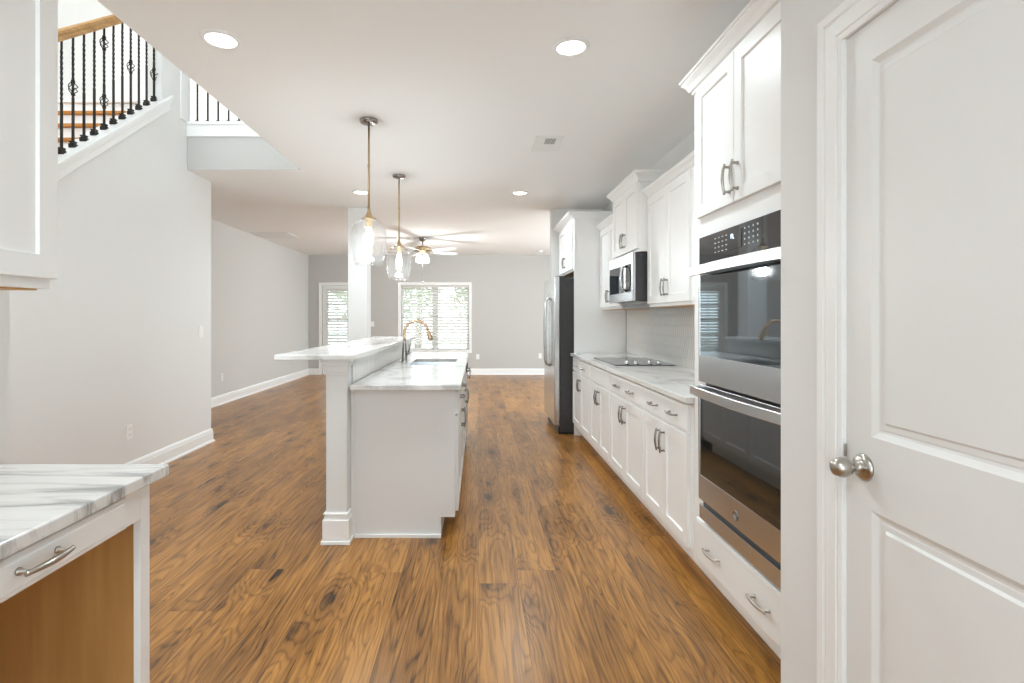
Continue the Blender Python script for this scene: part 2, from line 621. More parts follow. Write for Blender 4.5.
def baseboard(name, path, side):
    """path of (x, y) points on the wall face; profile grows to the given side (+1 = left of travel)"""
    prof = [(0, 0), (.030, 0), (.028, .014), (.016, .020), (.016, .100), (.012, .108), (.014, .116), (.008, .136), (0, .142)]
    P = [Vector(p) for p in path]
    cols = []
    for d, z in prof:
        row = []
        for i, p in enumerate(P):
            n = Vector((0, 0))
            if i > 0:
                t = (P[i] - P[i - 1]).normalized(); n1 = Vector((-t.y, t.x)) * side
            if i < len(P) - 1:
                t = (P[i + 1] - P[i]).normalized(); n2 = Vector((-t.y, t.x)) * side
            if i == 0:
                n = n2
            elif i == len(P) - 1:
                n = n1
            else:
                n = (n1 + n2) / (1 + n1.dot(n2))
            row.append((p.x + n.x * d, p.y + n.y * d, z))
        cols.append(row)
    b = MB()
    for j in range(len(prof) - 1):
        for i in range(len(P) - 1):
            b.poly([cols[j][i], cols[j][i + 1], cols[j + 1][i + 1], cols[j + 1][i]])
    b.poly([c[0] for c in cols])
    b.poly([c[-1] for c in reversed(cols)])
    return struct(name, b, M_TRIM)


baseboard('baseboard_stair', [(X_S, 1.7), (X_S, 5.6), (X_L, 5.6), (X_L, Y_B), (BX0 - .07, Y_B)], -1)
baseboard('baseboard_back', [(BX1 + .07, Y_B), (3.28, Y_B)], -1)
baseboard('baseboard_column', [(-1.45, 6.92), (-1.70, 6.92), (-1.70, 7.17), (-1.45, 7.17), (-1.45, 6.92)], 1)
baseboard('baseboard_pantry', [(X_P, 1.697), (X_P, DY1 + .088)], -1)

# header trim of the upper floor above the stair opening
b = MB()
b.box(X_S, X_E, Y_O - .018, Y_O, 3.075, 3.175)
b.box(X_S, X_E, Y_O - .034, Y_O, 3.175, 3.205)
b.box(X_S, X_E, Y_O - .026, Y_O, 3.062, 3.078)
struct('trim_1', b, M_TRIM)
b = MB(); b.box(X_S, X_E, Y_O - .006, Y_O, CEIL + .001, 3.075)  # thin facing; the header's dimmer light put into its darker colour
struct('wall_header_shade', b, M_WALLG)
# vertical casing where the upper wall ends
b = MB()
b.box(X_S, X_S + .012, 5.02, 5.15, 3.2, UPC)
struct('trim_2', b, M_TRIM)


def casing(b, fn, a0, a1, zt, w, bottom=None, z0=0.0):
    """mitred door or window casing; fn(u, z, d) -> xyz with d out of the wall"""
    prof = [(0, 0), (0, .008), (.008, .011), (.014, .011), (.018, .014), (.6 * w, .016), (.68 * w, .013), (.74 * w, .017), (.96 * w, .020), (w, .017), (w, 0)]
    for i in range(len(prof) - 1):
        rows = []
        for o, d in (prof[i], prof[i + 1]):
            if bottom:
                rows.append([fn(a0 - o, z0 - o, d), fn(a0 - o, zt + o, d), fn(a1 + o, zt + o, d), fn(a1 + o, z0 - o, d), fn(a0 - o, z0 - o, d)])
            else:
                rows.append([fn(a0 - o, z0, d), fn(a0 - o, zt + o, d), fn(a1 + o, zt + o, d), fn(a1 + o, z0, d)])
        for k in range(len(rows[0]) - 1):
            b.poly([rows[0][k], rows[0][k + 1], rows[1][k + 1], rows[1][k]])


# ------------------------------------------------------------------ pantry door
def panel_door(b, fn, u0, u1, z0, z1, panels, t):
    """leaf with moulded panels; fn(u, z, d): d = depth behind the face"""
    us = [u0, panels[0][0], panels[0][1], u1]
    zs = [z0]
    for p in panels:
        zs += [p[2], p[3]]
    zs.append(z1)
    for j in range(len(zs) - 1):
        for i in range(3):
            if i == 1 and j % 2 == 1:
                continue
            b.poly([fn(us[i], zs[j], 0), fn(us[i + 1], zs[j], 0), fn(us[i + 1], zs[j + 1], 0), fn(us[i], zs[j + 1], 0)])
    loops = [(0, 0), (.006, .004), (.014, .009), (.020, .010), (.024, .0085), (.036, .0085), (.042, .003)]
    for (a, c, d, e) in panels:
        for (o1, d1), (o2, d2) in zip(loops, loops[1:]):
            r1 = [fn(a + o1, d + o1, d1), fn(c - o1, d + o1, d1), fn(c - o1, e - o1, d1), fn(a + o1, e - o1, d1)]
            r2 = [fn(a + o2, d + o2, d2), fn(c - o2, d + o2, d2), fn(c - o2, e - o2, d2), fn(a + o2, e - o2, d2)]
            for k in range(4):
                b.poly([r1[k], r1[(k + 1) % 4], r2[(k + 1) % 4], r2[k]])
        o, dd = loops[-1]
        b.poly([fn(a + o, d + o, dd), fn(c - o, d + o, dd), fn(c - o, e - o, dd), fn(a + o, e - o, dd)])
    pts = [(u0, z0), (u1, z0), (u1, z1), (u0, z1)]
    for k in range(4):
        (a, c), (d, e) = pts[k], pts[(k + 1) % 4]
        b.poly([fn(a, c, 0), fn(d, e, 0), fn(d, e, t), fn(a, c, t)])
    b.poly([fn(u, z, t) for u, z in reversed(pts)])


b = MB()
panel_door(b, lambda u, z, d: (X_P + .004 + d, u, z), DY0 + .0015, DY1 - .0014, .008, DZ - .0015,
           [(DY0 + .085, 1.312, .24, .832), (DY0 + .085, 1.312, 1.014, 1.947)], .036)
door = struct('door_1', b, M_DOOR)
b = MB()
casing(b, lambda u, z, d: (X_P - d, u, z), DY0, DY1, DZ, .088)
b.box(X_P - .001, X_P + .119, DY1 - .0011, DY1 - .0002, 0, DZ)
b.box(X_P + .042, X_P + .056, DY1 - .012, DY1, 0, DZ)
b.build('door_casing', M_TRIM, door, weld=False)
kx, ky, kz = X_P + .004, 1.338, .932
b = MB()
b.lathe([(0, 0), (.034, 0), (.034, -.003), (.030, -.008), (.024, -.011), (.012, -.014), (.0105, -.024), (.012, -.032), (.019, -.038),
         (.0235, -.047), (.0252, -.056), (.0235, -.066), (.019, -.075), (.009, -.080), (0, -.081)], (kx, ky, kz), 'X', 32)
knob = b.build('door_knob', M_NICKEL, door)
knob['label'] = 'satin nickel round door knob'
b = MB(); b.box(X_P - .003, X_P + .03, DY1 - .003, DY1 - .0005, kz + .012, kz + .045)
b.build('strike_plate', M_NICKEL, door)

# ------------------------------------------------------------------ cabinet pieces
def shaker(b, s, x, y0, y1, z0, z1, t=.020, rail=.058):
    xf = x + s * t
    L = [(0, 0, x), (0, 0, xf - s * .0015), (.0015, .0015, xf), (rail, rail, xf), (rail + .003, rail + .003, xf - s * .009)]
    R = [[(X, y0 + a, z0 + c), (X, y1 - a, z0 + c), (X, y1 - a, z1 - c), (X, y0 + a, z1 - c)] for a, c, X in L]
    for r1, r2 in zip(R, R[1:]):
        for k in range(4):
            b.poly([r1[k], r1[(k + 1) % 4], r2[(k + 1) % 4], r2[k]])
    b.poly(R[-1])
    b.poly(list(reversed(R[0])))


def slab_front(b, s, x, y0, y1, z0, z1, t=.020):
    xf = x + s * t
    L = [(0, x), (0, xf - s * .006), (.004, xf - s * .002), (.010, xf - s * .002), (.013, xf)]
    R = [[(X, y0 + a, z0 + a), (X, y1 - a, z0 + a), (X, y1 - a, z1 - a), (X, y0 + a, z1 - a)] for a, X in L]
    for r1, r2 in zip(R, R[1:]):
        for k in range(4):
            b.poly([r1[k], r1[(k + 1) % 4], r2[(k + 1) % 4], r2[k]])
    b.poly(R[-1])
    b.poly(list(reversed(R[0])))


def pull(parent, s, x, y, z, axis, length=.128, proj=.030, m=None):
    """bow handle: two posts and an arched bar"""
    b = MB()
    h = length / 2
    def P(u, d):
        return (x + s * d, y + u, z) if axis == 'y' else (x + s * d, y, z + u)
    for u in (-h * .8, h * .8):
        b.tube([P(u, 0), P(u, .004), P(u, .005), P(u, proj * .80)], [.0075, .0075, .0052, .0052], 10)
    pts, rs = [], []
    for k in range(13):
        a = -1 + k / 6
        pts.append(P(a * h, proj * (.70 + .34 * math.cos(a * 1.35))))
        rs.append(.0050 + .0022 * (1 - abs(a)))
    b.tube(pts, rs, 10)
    return b.build('handle', m or M_NICKEL, parent)


def add_door(root, s, x, y0, y1, z0, z1, hy, hz, axis='z', length=.128, m=None, hm=None):
    b = MB()
    shaker(b, s, x, y0, y1, z0, z1)
    d = b.build('door', m or M_CAB, root)
    if hy is not None:
        pull(d, s, x + s * .020, hy, hz, axis, length, m=hm)
    return d


def add_drawer(root, s, x, y0, y1, z0, z1, hs, hz=None, length=.128, m=None, name='drawer', hm=None):
    b = MB()
    slab_front(b, s, x, y0, y1, z0, z1)
    d = b.build(name, m or M_CAB, root)
    for hy in hs:
        pull(d, s, x + s * .020, hy, (z0 + z1) / 2 if hz is None else hz, 'y', length, m=hm)
    return d


def crown(root, s, x, xb, y0, y1, z0, z1, proj, ret0, ret1, m=None):
    h = z1 - z0
    prof = [(0.0, 0), (.010, 0), (.010, .14 * h), (.020, .20 * h), (.55 * proj, .48 * h), (.86 * proj, .72 * h), (.88 * proj, .82 * h), (proj, .84 * h), (proj, h)]
    b = MB()
    rows = []
    for d, z in prof:
        r = []
        ya = y0 - d if ret0 else y0
        yb = y1 + d if ret1 else y1
        if ret0:
            r.append((xb, ya, z0 + z))
        r.append((x + s * d, ya, z0 + z))
        r.append((x + s * d, yb, z0 + z))
        if ret1:
            r.append((xb, yb, z0 + z))
        rows.append(r)
    for r1, r2 in zip(rows, rows[1:]):
        for k in range(len(r1) - 1):
            b.poly([r1[k], r1[k + 1], r2[k + 1], r2[k]])
    top = rows[-1]
    if not ret0:
        top = [(xb, y0, z1)] + top
    if not ret1:
        top = top + [(xb, y1, z1)]
    b.poly(top)
    return b.build('crown_moulding', m or M_CAB, root)


X_F, X_T, X_CE = 1.07, 1.16, 1.026      # face frames, toe kick, worktop edge
CT = .915
BD = [2.62, 3.378, 4.236, 4.998, 5.888]
base_labels = ['white base cabinet beside the oven tower with two drawer pulls',
               'white base cabinet with two drawer pulls, between cooktop cabinet and the one by the ovens',
               'white base cabinet under the cooktop with a plain drawer front',
               'white base cabinet ending the run beside the refrigerator']
for i in range(4):
    y0, y1 = BD[i], BD[i + 1]
    yc = (y0 + y1) / 2
    r = thing('base_cabinet', base_labels[i], 'cabinet', (1.36, yc, 0), 'base cabinets along the kitchen wall')
    b = MB()
    b.box(X_F, X_B - .002, y0 + .0005, y1 - .0005, .112, .884)
    b.box(X_T, X_B - .002, y0 + .0005, y1 - .0005, 0, .112)
    b.build('body', M_CAB, r)
    e0 = .045 if i == 0 else .008
    w = (y1 - y0)
    hs = [] if i == 2 else [y0 + w * .30, y0 + w * .70]
    add_drawer(r, -1, X_F, y0 + e0, y1 - .008, .726, .868, hs, m=M_CAB, hm=M_GUN)
    ym = (y0 + e0 + y1 - .008) / 2
    add_door(r, -1, X_F, y0 + e0, ym - .002, .150, .716, ym - .032, .612, hm=M_GUN)
    add_door(r, -1, X_F, ym + .002, y1 - .008, .150, .716, ym + .032, .612, hm=M_GUN)
    if i == 0:
        bx('filler_strip', M_CAB, r, X_F - .001, X_F, y0, y0 + .03, .12, .88, bevel=0)

# worktop along the wall
b = MB(); b.box(X_CE, X_B - .0005, 2.622, 5.886, .885, CT)
tag(b.build('countertop', M_QTZ, bevel=.003), 'long white quartz worktop holding the black cooktop', 'countertop')

# tiled wall above it
def tiles(b, plane, y0, y1, z0, z1, s, a=.0215, hh=.104, pt=.016, gap=.0062, th=.0022):
    """upright elongated hexagons with raised faces"""
    pitch = hh - pt
    rows = int((z1 - z0) / pitch) + 2
    n = int((y1 - y0) / (2 * a)) + 2
    for r in range(rows):
        zc = z0 + r * pitch + .02
        for k in range(n):
            yc = y0 + k * 2 * a + (a if r % 2 else 0)
            aa, h2 = a - gap / 2, hh / 2 - .0012
            pts = [(yc, zc - h2), (yc + aa, zc - h2 + pt), (yc + aa, zc + h2 - pt), (yc, zc + h2), (yc - aa, zc + h2 - pt), (yc - aa, zc - h2 + pt)]
            pts = [(min(max(u, y0), y1), min(max(v, z0), z1)) for u, v in pts]
            if max(p[0] for p in pts) - min(p[0] for p in pts) < .006 or max(p[1] for p in pts) - min(p[1] for p in pts) < .008:
                continue
            cy = sum(p[0] for p in pts) / 6; cz = sum(p[1] for p in pts) / 6
            clean = []
            for p in pts:
                if not clean or (abs(p[0] - clean[-1][0]) + abs(p[1] - clean[-1][1])) > 1e-5:
                    clean.append(p)
            if len(clean) > 2 and (abs(clean[0][0] - clean[-1][0]) + abs(clean[0][1] - clean[-1][1])) < 1e-5:
                clean.pop()
            if len(clean) < 3:
                continue
            back = [(plane, u, v) for u, v in clean]
            mid = [(plane + s * th * .6, u, v) for u, v in clean]
            top = [(plane + s * th, cy + (u - cy) * .86, cz + (v - cz) * .985) for u, v in clean]
            m_ = len(clean)
            b.mesh(back + mid + top, [(i, (i + 1) % m_, m_ + (i + 1) % m_, m_ + i) for i in range(m_)] +
                   [(m_ + i, m_ + (i + 1) % m_, 2 * m_ + (i + 1) % m_, 2 * m_ + i) for i in range(m_)] + [tuple(range(2 * m_, 3 * m_))])


sp = thing('tile_backsplash', 'pale elongated hexagon tile backsplash above the wall worktop', 'backsplash', (X_B, 4.25, CT))
bx('grout', M_GROUT, sp, X_B - .004, X_B, 2.622, 5.886, CT, 1.44, bevel=0)
b = MB(); tiles(b, X_B - .004, 2.622, 5.886, CT + .001, 1.438, -1)
b.build('tile', M_TILE, sp, weld=False)
bx('edge_trim', M_GUN, sp, X_B - .012, X_B - .001, 5.878, 5.886, CT, 1.40, bevel=0)

# ------------------------------------------------------------------ oven tower
T0, T1 = 1.699, 2.618
tw = thing('oven_tower_cabinet', 'tall white cabinet housing the double ovens', 'cabinet', (1.36, (T0 + T1) / 2, 0))
OV0, OV1, OZ0, OZ1 = 1.728, 2.487, .374, 1.681
b = MB()
b.box(X_F + .02, X_B - .002, T0, T0 + .02, .112, 2.43)
b.box(X_F + .02, X_B - .002, T1 - .02, T1, .112, 2.43)
b.box(X_F + .02, X_B - .002, T0 + .02, T1 - .02, 2.41, 2.43)
b.box(X_F + .02, X_B - .002, T0 + .02, T1 - .02, OZ0 - .03, OZ0 - .008)
b.box(X_F + .02, X_B - .002, T0 + .02, T1 - .02, OZ1 + .005, OZ1 + .025)
b.box(X_B - .02, X_B - .002, T0 + .02, T1 - .02, .112, 2.41)
b.box(X_T, X_B - .002, T0, T1, 0, .112)
b.build('body', M_CAB, tw)
b = MB()
b.box(X_F, X_F + .02, T0, OV0 - .003, .112, 2.43)
b.box(X_F, X_F + .02, OV1 + .003, T1, .112, 2.43)
b.box(X_F, X_F + .02, OV0 - .003, OV1 + .003, OZ1 + .003, 2.43)
b.box(X_F, X_F + .02, OV0 - .003, OV1 + .003, .112, OZ0 - .003)
b.build('face_frame', M_CAB, tw)
ym = 2.176
add_door(tw, -1, X_F, 1.775, ym - .002, 1.785, 2.405, ym - .034, 1.885, hm=M_NICKEL)
add_door(tw, -1, X_F, ym + .002, 2.555, 1.785, 2.405, ym + .034, 1.885, hm=M_NICKEL)
add_drawer(tw, -1, X_F, 1.775, 2.555, .150, .350, [1.96, 2.36], .252, .128, hm=M_NICKEL)
crown(tw, -1, X_F, X_B - .002, T0, T1, 2.410, 2.490, .056, False, True)

# double oven
ov = thing('double_oven', 'stainless double wall oven with dark glass doors', 'oven', (1.36, (OV0 + OV1) / 2, OZ0))
XO = 1.034        # front plane of the doors
bx('body', M_DARK, ov, X_F - .002, 1.60, OV0 + .004, OV1 - .004, OZ0 + .002, OZ1 - .002, bevel=0)
bx('control_panel', M_BLACKG, ov, XO + .004, X_F - .002, OV0, OV1, 1.552, OZ1)
b = MB()
for cx_ in range(4):
    for rw in range(4):
        y = 2.318 - cx_ * .034
        bx('button_mark', M_MARK, ov, XO + .0032, XO + .004, y - .006, y + .006, 1.592 + rw * .020, 1.597 + rw * .020, bevel=0)
for cx_ in range(4):
    for rw in range(4):
        y = 2.062 - cx_ * .032
        bx('button_mark', M_MARK, ov, XO + .0032, XO + .004, y - .004, y + .004, 1.592 + rw * .021, 1.599 + rw * .021, bevel=0)
disp = bx('display', M_BLACKG, ov, XO + .002, XO + .004, 2.085, 2.188, 1.588, 1.662, bevel=0)
b = MB()
def seg7(b, y, z, segs, w=.010, h=.018, t=.0028, x=XO + .0012):
    R = {'a': (0, h, w, t), 'g': (0, h / 2, w, t), 'd': (0, 0, w, t)}
    for c in segs:
        if c in R:
            u, v, ww, _ = R[c]
            b.box(x, x + .0008, y - ww, y, z + v - t / 2, z + v + t / 2)
        else:
            u = {'f': 0, 'e': 0, 'b': w, 'c': w}[c]
            v = {'f': h / 2, 'b': h / 2, 'e': 0, 'c': 0}[c]
            b.box(x, x + .0008, y - u - t / 2, y - u + t / 2, z + v, z + v + h / 2)
for k, sgs in enumerate(('abfge', 'fed')):
    seg7(b, 2.170 - k * .016, 1.632, sgs)
b.build('digits', M_DIGIT, disp)


def oven_door(z0, z1, g0, g1, badge):
    b = MB()
    # stainless frame round the glass
    b.box(XO, X_F - .004, OV0, OV1, z0, g0)
    b.box(XO, X_F - .004, OV0, OV1, g1, z1)
    b.box(XO, X_F - .004, OV0, OV0 + .016, g0, g1)
    b.box(XO, X_F - .004, OV1 - .016, OV1, g0, g1)
    d = b.build('oven_door', M_STEEL, ov, bevel=.002)
    bx('glass', M_OVENG, d, XO + .002, X_F - .010, OV0 + .016, OV1 - .016, g0, g1, bevel=0)
    # broad bowed handle
    q = MB()
    outer, inner = [], []
    n = 20
    hz0, hz1 = z1 - .046, z1 - .004
    ya, yb = OV0 - .004, OV1 + .006
    for k in range(n + 1):
        a = -1 + 2 * k / n
        y = ya + (yb - ya) * k / n
        outer.append((XO - .040 - .022 * (1 - a * a), y))
        inner.append((XO - .028 - .022 * (1 - a * a), y))
    out = outer + inner[::-1]
    q.prism(out, lambda u, v, t: (u, v, t), hz0, hz1)
    for y in (ya + .012, yb - .012):
        q.box(XO - .036, XO, y - .012, y + .012, hz0 + .006, hz1 - .006)
    q.build('handle', M_STEEL, d, bevel=.003)
    if badge:
        q = MB()
        c = (XO, 2.126, .515)
        q.lathe([(0, 0), (.021, 0), (.021, -.0015), (.019, -.003), (.0175, -.003), (.0165, -.0015), (0, -.0015)], c, 'X', 28)
        em = q.build('emblem', M_GUN, d)
        q = MB()
        def curl(cy, sgn):
            pts = []
            for k in range(22):
                t = k / 21 * 1.7 * PI + .6
                rr = .0050 - .0012 * k / 21
                pts.append((XO - .0022, cy + sgn * rr * math.cos(t), .515 + .0085 * math.sin(t) * (1 - .2 * k / 21)))
            q.tube(pts, .0009, 6)
        curl(2.126 + .0062, -1); curl(2.126 - .0062, -1)
        q.tube([(XO - .0022, 2.126 - .008 + .0003 * k, .515 - .0005 * k) for k in range(8)], .0009, 6)
        q.build('monogram', M_STEEL, em)
    return d


oven_door(1.012, 1.548, 1.135, 1.505, False)
oven_door(.466, 1.000, .580, .952, True)
b = MB()
b.box(XO + .004, X_F - .002, OV0, OV1, OZ0, .440)
b.build('vent_trim', M_STEEL, ov, bevel=.002)
bx('vent_gap', M_BLACK, ov, XO + .022, X_F - .002, OV0 + .004, OV1 - .004, .440, .466, bevel=0)

# ------------------------------------------------------------------ wall cabinets
def wall_cabinet(label, xf, y0, y1, z0, z1, dz0, dz1, crown_top, proj, ret0, ret1, e0=.008, e1=.008, hz=None, handles=True):
    r = thing('wall_cabinet', label, 'cabinet', (X_B - .15, (y0 + y1) / 2, z0))
    b = MB(); b.box(xf, X_B - .001, y0 + .0005, y1 - .0005, z0, z1)
    b.build('body', M_CAB, r)
    ym = (y0 + e0 + y1 - e1) / 2
    hz = hz or dz0 + .11
    add_door(r, -1, xf, y0 + e0, ym - .0015, dz0, dz1, ym - .030, hz, hm=M_GUN)
    add_door(r, -1, xf, ym + .0015, y1 - e1, dz0, dz1, ym + .030, hz, hm=M_GUN)
    crown(r, -1, xf, X_B - .001, y0, y1, z1 - .018, crown_top, proj, ret0, ret1)
    bx('underside', M_BIRCH, r, xf + .02, X_B - .02, y0 + .02, y1 - .02, z0 - .004, z0, bevel=0)
    return r


X_U = 1.37
wall_cabinet('white wall cabinet almost hidden behind the oven tower', X_U, 2.62, 3.382, 1.394, 2.275, 1.418, 2.255, 2.325, .060, False, False, e1=.030)
wall_cabinet('tall white two-door wall cabinet between the microwave and oven tower', X_U, 3.382, 4.236, 1.394, 2.275, 1.418, 2.255, 2.325, .060, False, False)
wall_cabinet('white wall cabinet set high over the microwave', 1.296, 4.238, 5.030, 1.842, 2.415, 1.866, 2.395, 2.475, .062, True, True, hz=1.975)
wall_cabinet('white wall cabinet between the microwave and refrigerator panel', X_U, 5.032, 5.886, 1.394, 2.275, 1.418, 2.255, 2.325, .060, False, False)

# microwave
mw = thing('microwave_oven', 'stainless over-the-range microwave with dark grey sides', 'microwave', (1.45, 4.645, 1.44))
M0, M1, MZ0, MZ1, XM = 4.262, 5.020, 1.445, 1.838, 1.266
bx('body', M_DARK, mw, XM, X_B - .003, M0, M1, MZ0, MZ1)
b = MB()
xs = XM - .024
dl = M0 + .16                                    # door ends where the control strip begins
b.box(xs, XM, M0, M1, MZ1 - .085, MZ1)
b.box(xs, XM, M0, M1, MZ0, MZ0 + .075)
b.box(xs, XM, M0, M0 + .030, MZ0 + .075, MZ1 - .085)
b.box(xs, XM, M1 - .020, M1, MZ0 + .075, MZ1 - .085)
b.box(xs, XM, M0 + .205, M0 + .255, MZ0 + .075, MZ1 - .085)
b.build('front_frame', M_STEEL, mw, bevel=.002)
bx('window', M_BLACKG, mw, xs + .001, XM - .002, M0 + .255, M1 - .020, MZ0 + .075, MZ1 - .085, bevel=0)
bx('control_panel', M_BLACKG, mw, xs + .001, XM - .002, M0 + .030, M0 + .205, MZ0 + .075, MZ1 - .085, bevel=0)
b = MB()
b.tube([(xs, M0 + .185, MZ1 - .10), (xs - .030, M0 + .185, MZ1 - .105), (xs - .040, M0 + .185, MZ1 - .15), (xs - .044, M0 + .185, (MZ0 + MZ1) / 2),
        (xs - .040, M0 + .185, MZ0 + .14), (xs - .030, M0 + .185, MZ0 + .095), (xs, M0 + .185, MZ0 + .09)], .011, 12)
b.build('handle', M_STEEL, mw)
b = MB()
b.lathe([(0, 0), (.016, 0), (.016, -.0015), (.0145, -.0025), (.013, -.0015), (0, -.0012)], (xs, M0 + .40, MZ1 - .043), 'X', 24)
b.build('emblem', M_GUN, mw)
b = MB()
for k in range(5):
    b.box(XM + .04, XM + .30, M0 + .08 + k * .13, M0 + .17 + k * .13, MZ0 - .006, MZ0)
b.build('vent_grille', M_STEEL, mw)

# cooktop
ck = thing('cooktop', 'black glass electric cooktop with four chrome knobs', 'cooktop', (1.38, 4.745, CT))
bx('glass_top', M_BLACKG, ck, 1.125, 1.622, 4.345, 5.15, CT, CT + .007, bevel=.002)
b = MB()
for (cx_, cy_, rr) in ((1.25, 4.72, .075), (1.25, 4.98, .095), (1.49, 4.72, .095), (1.49, 4.98, .075)):
    b.lathe([(rr, 0), (rr, .0004), (rr - .003, .0004), (rr - .003, 0)], (cx_, cy_, CT + .007), 'Z', 40, close=False)
b.build('burner_ring', M_MARK, ck)
for kx_ in (1.243, 1.322, 1.434, 1.512):
    b = MB()
    b.lathe([(.021, 0), (.021, .004), (.017, .006), (.0165, .024), (.014, .027), (0, .027)], (kx_, 4.425, CT + .007), 'Z', 24)
    b.box(kx_ - .003, kx_ + .003, 4.425 - .016, 4.425 + .016, CT + .032, CT + .038)
    b.build('control_knob', M_STEEL, ck)

# ------------------------------------------------------------------ refrigerator and its surround
fc = thing('refrigerator_cabinet', 'white cabinet and tall side panel enclosing the refrigerator', 'cabinet', (1.36, 6.36, 0))
bx('side_panel', M_CAB, fc, X_F, X_B - .002, 5.890, 5.912, 0, 2.43)
b = MB(); b.box(X_F, X_B - .002, 5.912, 6.885, 1.835, 2.43)
b.build('body', M_CAB, fc)
bx('underside', M_BIRCH, fc, X_F + .01, X_B - .01, 5.915, 6.88, 1.830, 1.835, bevel=0)
bx('end_panel', M_CAB, fc, X_F, X_B - .002, 6.885, 6.905, 0, 2.43)
ym = 6.40
add_door(fc, -1, X_F, 5.945, ym - .002, 1.855, 2.388, ym - .032, 1.965, hm=M_GUN)
add_door(fc, -1, X_F, ym + .002, 6.855, 1.855, 2.388, ym + .032, 1.965, hm=M_GUN)
crown(fc, -1, X_F, X_B - .002, 5.890, 6.905, 2.408, 2.478, .078, True, True)

R0, R1 = 5.935, 6.845
fr = thing('refrigerator', 'stainless side-by-side refrigerator with dark sides', 'refrigerator', (1.30, 6.39, 0))
bx('case', M_DARK, fr, .920, 1.640, R0 + .004, R1 - .004, .030, 1.752, bevel=.004)
bx('toe_grille', M_BLACK, fr, .905, 1.60, R0 + .015, R1 - .015, .0, .085, bevel=.003)
RS = 6.345
for (ya, yb, hy) in ((R0, RS - .003, RS - .040), (RS + .003, R1, RS + .040)):
    d = bx('door', M_STEELV, fr, .856, .914, ya, yb, .098, 1.770, bevel=.008)
    q = MB()
    q.tube([(.856, hy, .74), (.820, hy, .755), (.806, hy, .80), (.801, hy, .95), (.799, hy, 1.14), (.801, hy, 1.33), (.806, hy, 1.48), (.820, hy, 1.525), (.856, hy, 1.54)], .013, 12)
    q.build('handle', M_STEELV, d)
for y in (R0 + .03, R1 - .09):
    bx('hinge_cover', M_DARK, fr, .88, 1.0, y, y + .06, 1.752, 1.776)

# ------------------------------------------------------------------ island
PX0, PX1 = -.880, -.760      # half wall
IY0, IY1 = 3.160, 6.000
IF, IT = -.137, -.220        # face frames, toe kick
hw = thing('bar_support', 'white half wall of the island with square end post', 'half wall', (-.82, 4.55, 0))
bx('wall_panel', M_ISL, hw, PX0, PX1, 3.19, IY1, 0, 1.066, bevel=.002)
def post(b):
    b.box(PX0, PX1, 3.07, 3.19, .155, 1.0)
sub('post', M_ISL, hw, post, bevel=.002)
b = MB()
b.box(PX0 - .026, PX1 + .024, 3.044, 3.151, 0, .022)
b.box(PX0 - .018, PX1 + .016, 3.052, 3.151, .022, .142)
b.box(PX0 - .010, PX1 + .009, 3.060, 3.151, .142, .160)
b.box(PX0 - .013, PX1 + .011, 3.057, 3.151, .168, .180)
b.box(PX0 - .006, PX1 + .006, 3.064, 3.151, .160, .168)
b.build('post_base', M_TRIM, hw, bevel=.004)
b = MB()
b.box(PX0 - .006, PX1 + .006, 3.064, 3.151, .975, .990)
b.box(PX0 - .010, PX1 + .008, 3.060, 3.151, .990, 1.030)
b.box(PX0 - .020, PX1 + .016, 3.050, 3.151, 1.030, 1.050)
b.box(PX0 - .026, PX1 + .020, 3.044, 3.151, 1.050, 1.066)
b.build('post_capital', M_ISL, hw, bevel=.004)
bx('grout', M_GROUT, hw, PX1, PX1 + .004, 3.19, IY1, CT + .0005, 1.065, bevel=0)
b = MB(); tiles(b, PX1 + .004, 3.192, IY1 - .002, CT + .001, 1.064, 1, a=.023, hh=.36, gap=.008, th=.0012)
b.build('tile', M_TILE, hw, weld=False)
bx('shoe_moulding', M_TRIM, hw, PX0 - .016, PX0, 3.152, IY1, 0, .10, bevel=.003)
for yb_ in (3.7, 4.55, 5.4):
    b = MB()
    b.prism([(PX0, .80), (PX0, 1.064), (PX0 - .22, 1.064), (PX0 - .22, 1.03), (PX0 - .10, .95)], lambda u, v, t: (u, t, v), yb_ - .02, yb_ + .02)
    b.build('bracket', M_ISL, hw)

bt = MB(); bt.box(-1.166, -.705, 3.028, 5.985, 1.0665, 1.096)
tag(bt.build('bar_countertop', M_QTZ, bevel=.004), 'raised white quartz bar top overhanging the island half wall', 'countertop')

# lower island worktop with the sink cut-out
SX0, SX1, SY0, SY1 = -.590, -.195, 4.39, 5.08
b = MB()
gx = [PX1 + .0105, SX0, SX1, -.100]
gy = [3.095, SY0, SY1, 6.03]
for i in range(3):
    for j in range(3):
        if i == 1 and j == 1:
            continue
        for z in (.885, CT):
            b.poly([(gx[i], gy[j], z), (gx[i + 1], gy[j], z), (gx[i + 1], gy[j + 1], z), (gx[i], gy[j + 1], z)])
for i in range(3):
    for y in (gy[0], gy[3]):
        b.poly([(gx[i], y, .885), (gx[i + 1], y, .885), (gx[i + 1], y, CT), (gx[i], y, CT)])
    for x in (gx[0], gx[3]):
        b.poly([(x, gy[i], .885), (x, gy[i + 1], .885), (x, gy[i + 1], CT), (x, gy[i], CT)])
for y in (SY0, SY1):
    b.poly([(SX0, y, .885), (SX1, y, .885), (SX1, y, CT), (SX0, y, CT)])
for x in (SX0, SX1):
    b.poly([(x, SY0, .885), (x, SY1, .885), (x, SY1, CT), (x, SY0, CT)])
tag(b.build('island_countertop', M_QTZ, bevel=.003), 'lower white quartz island worktop with sink cut-out', 'countertop')

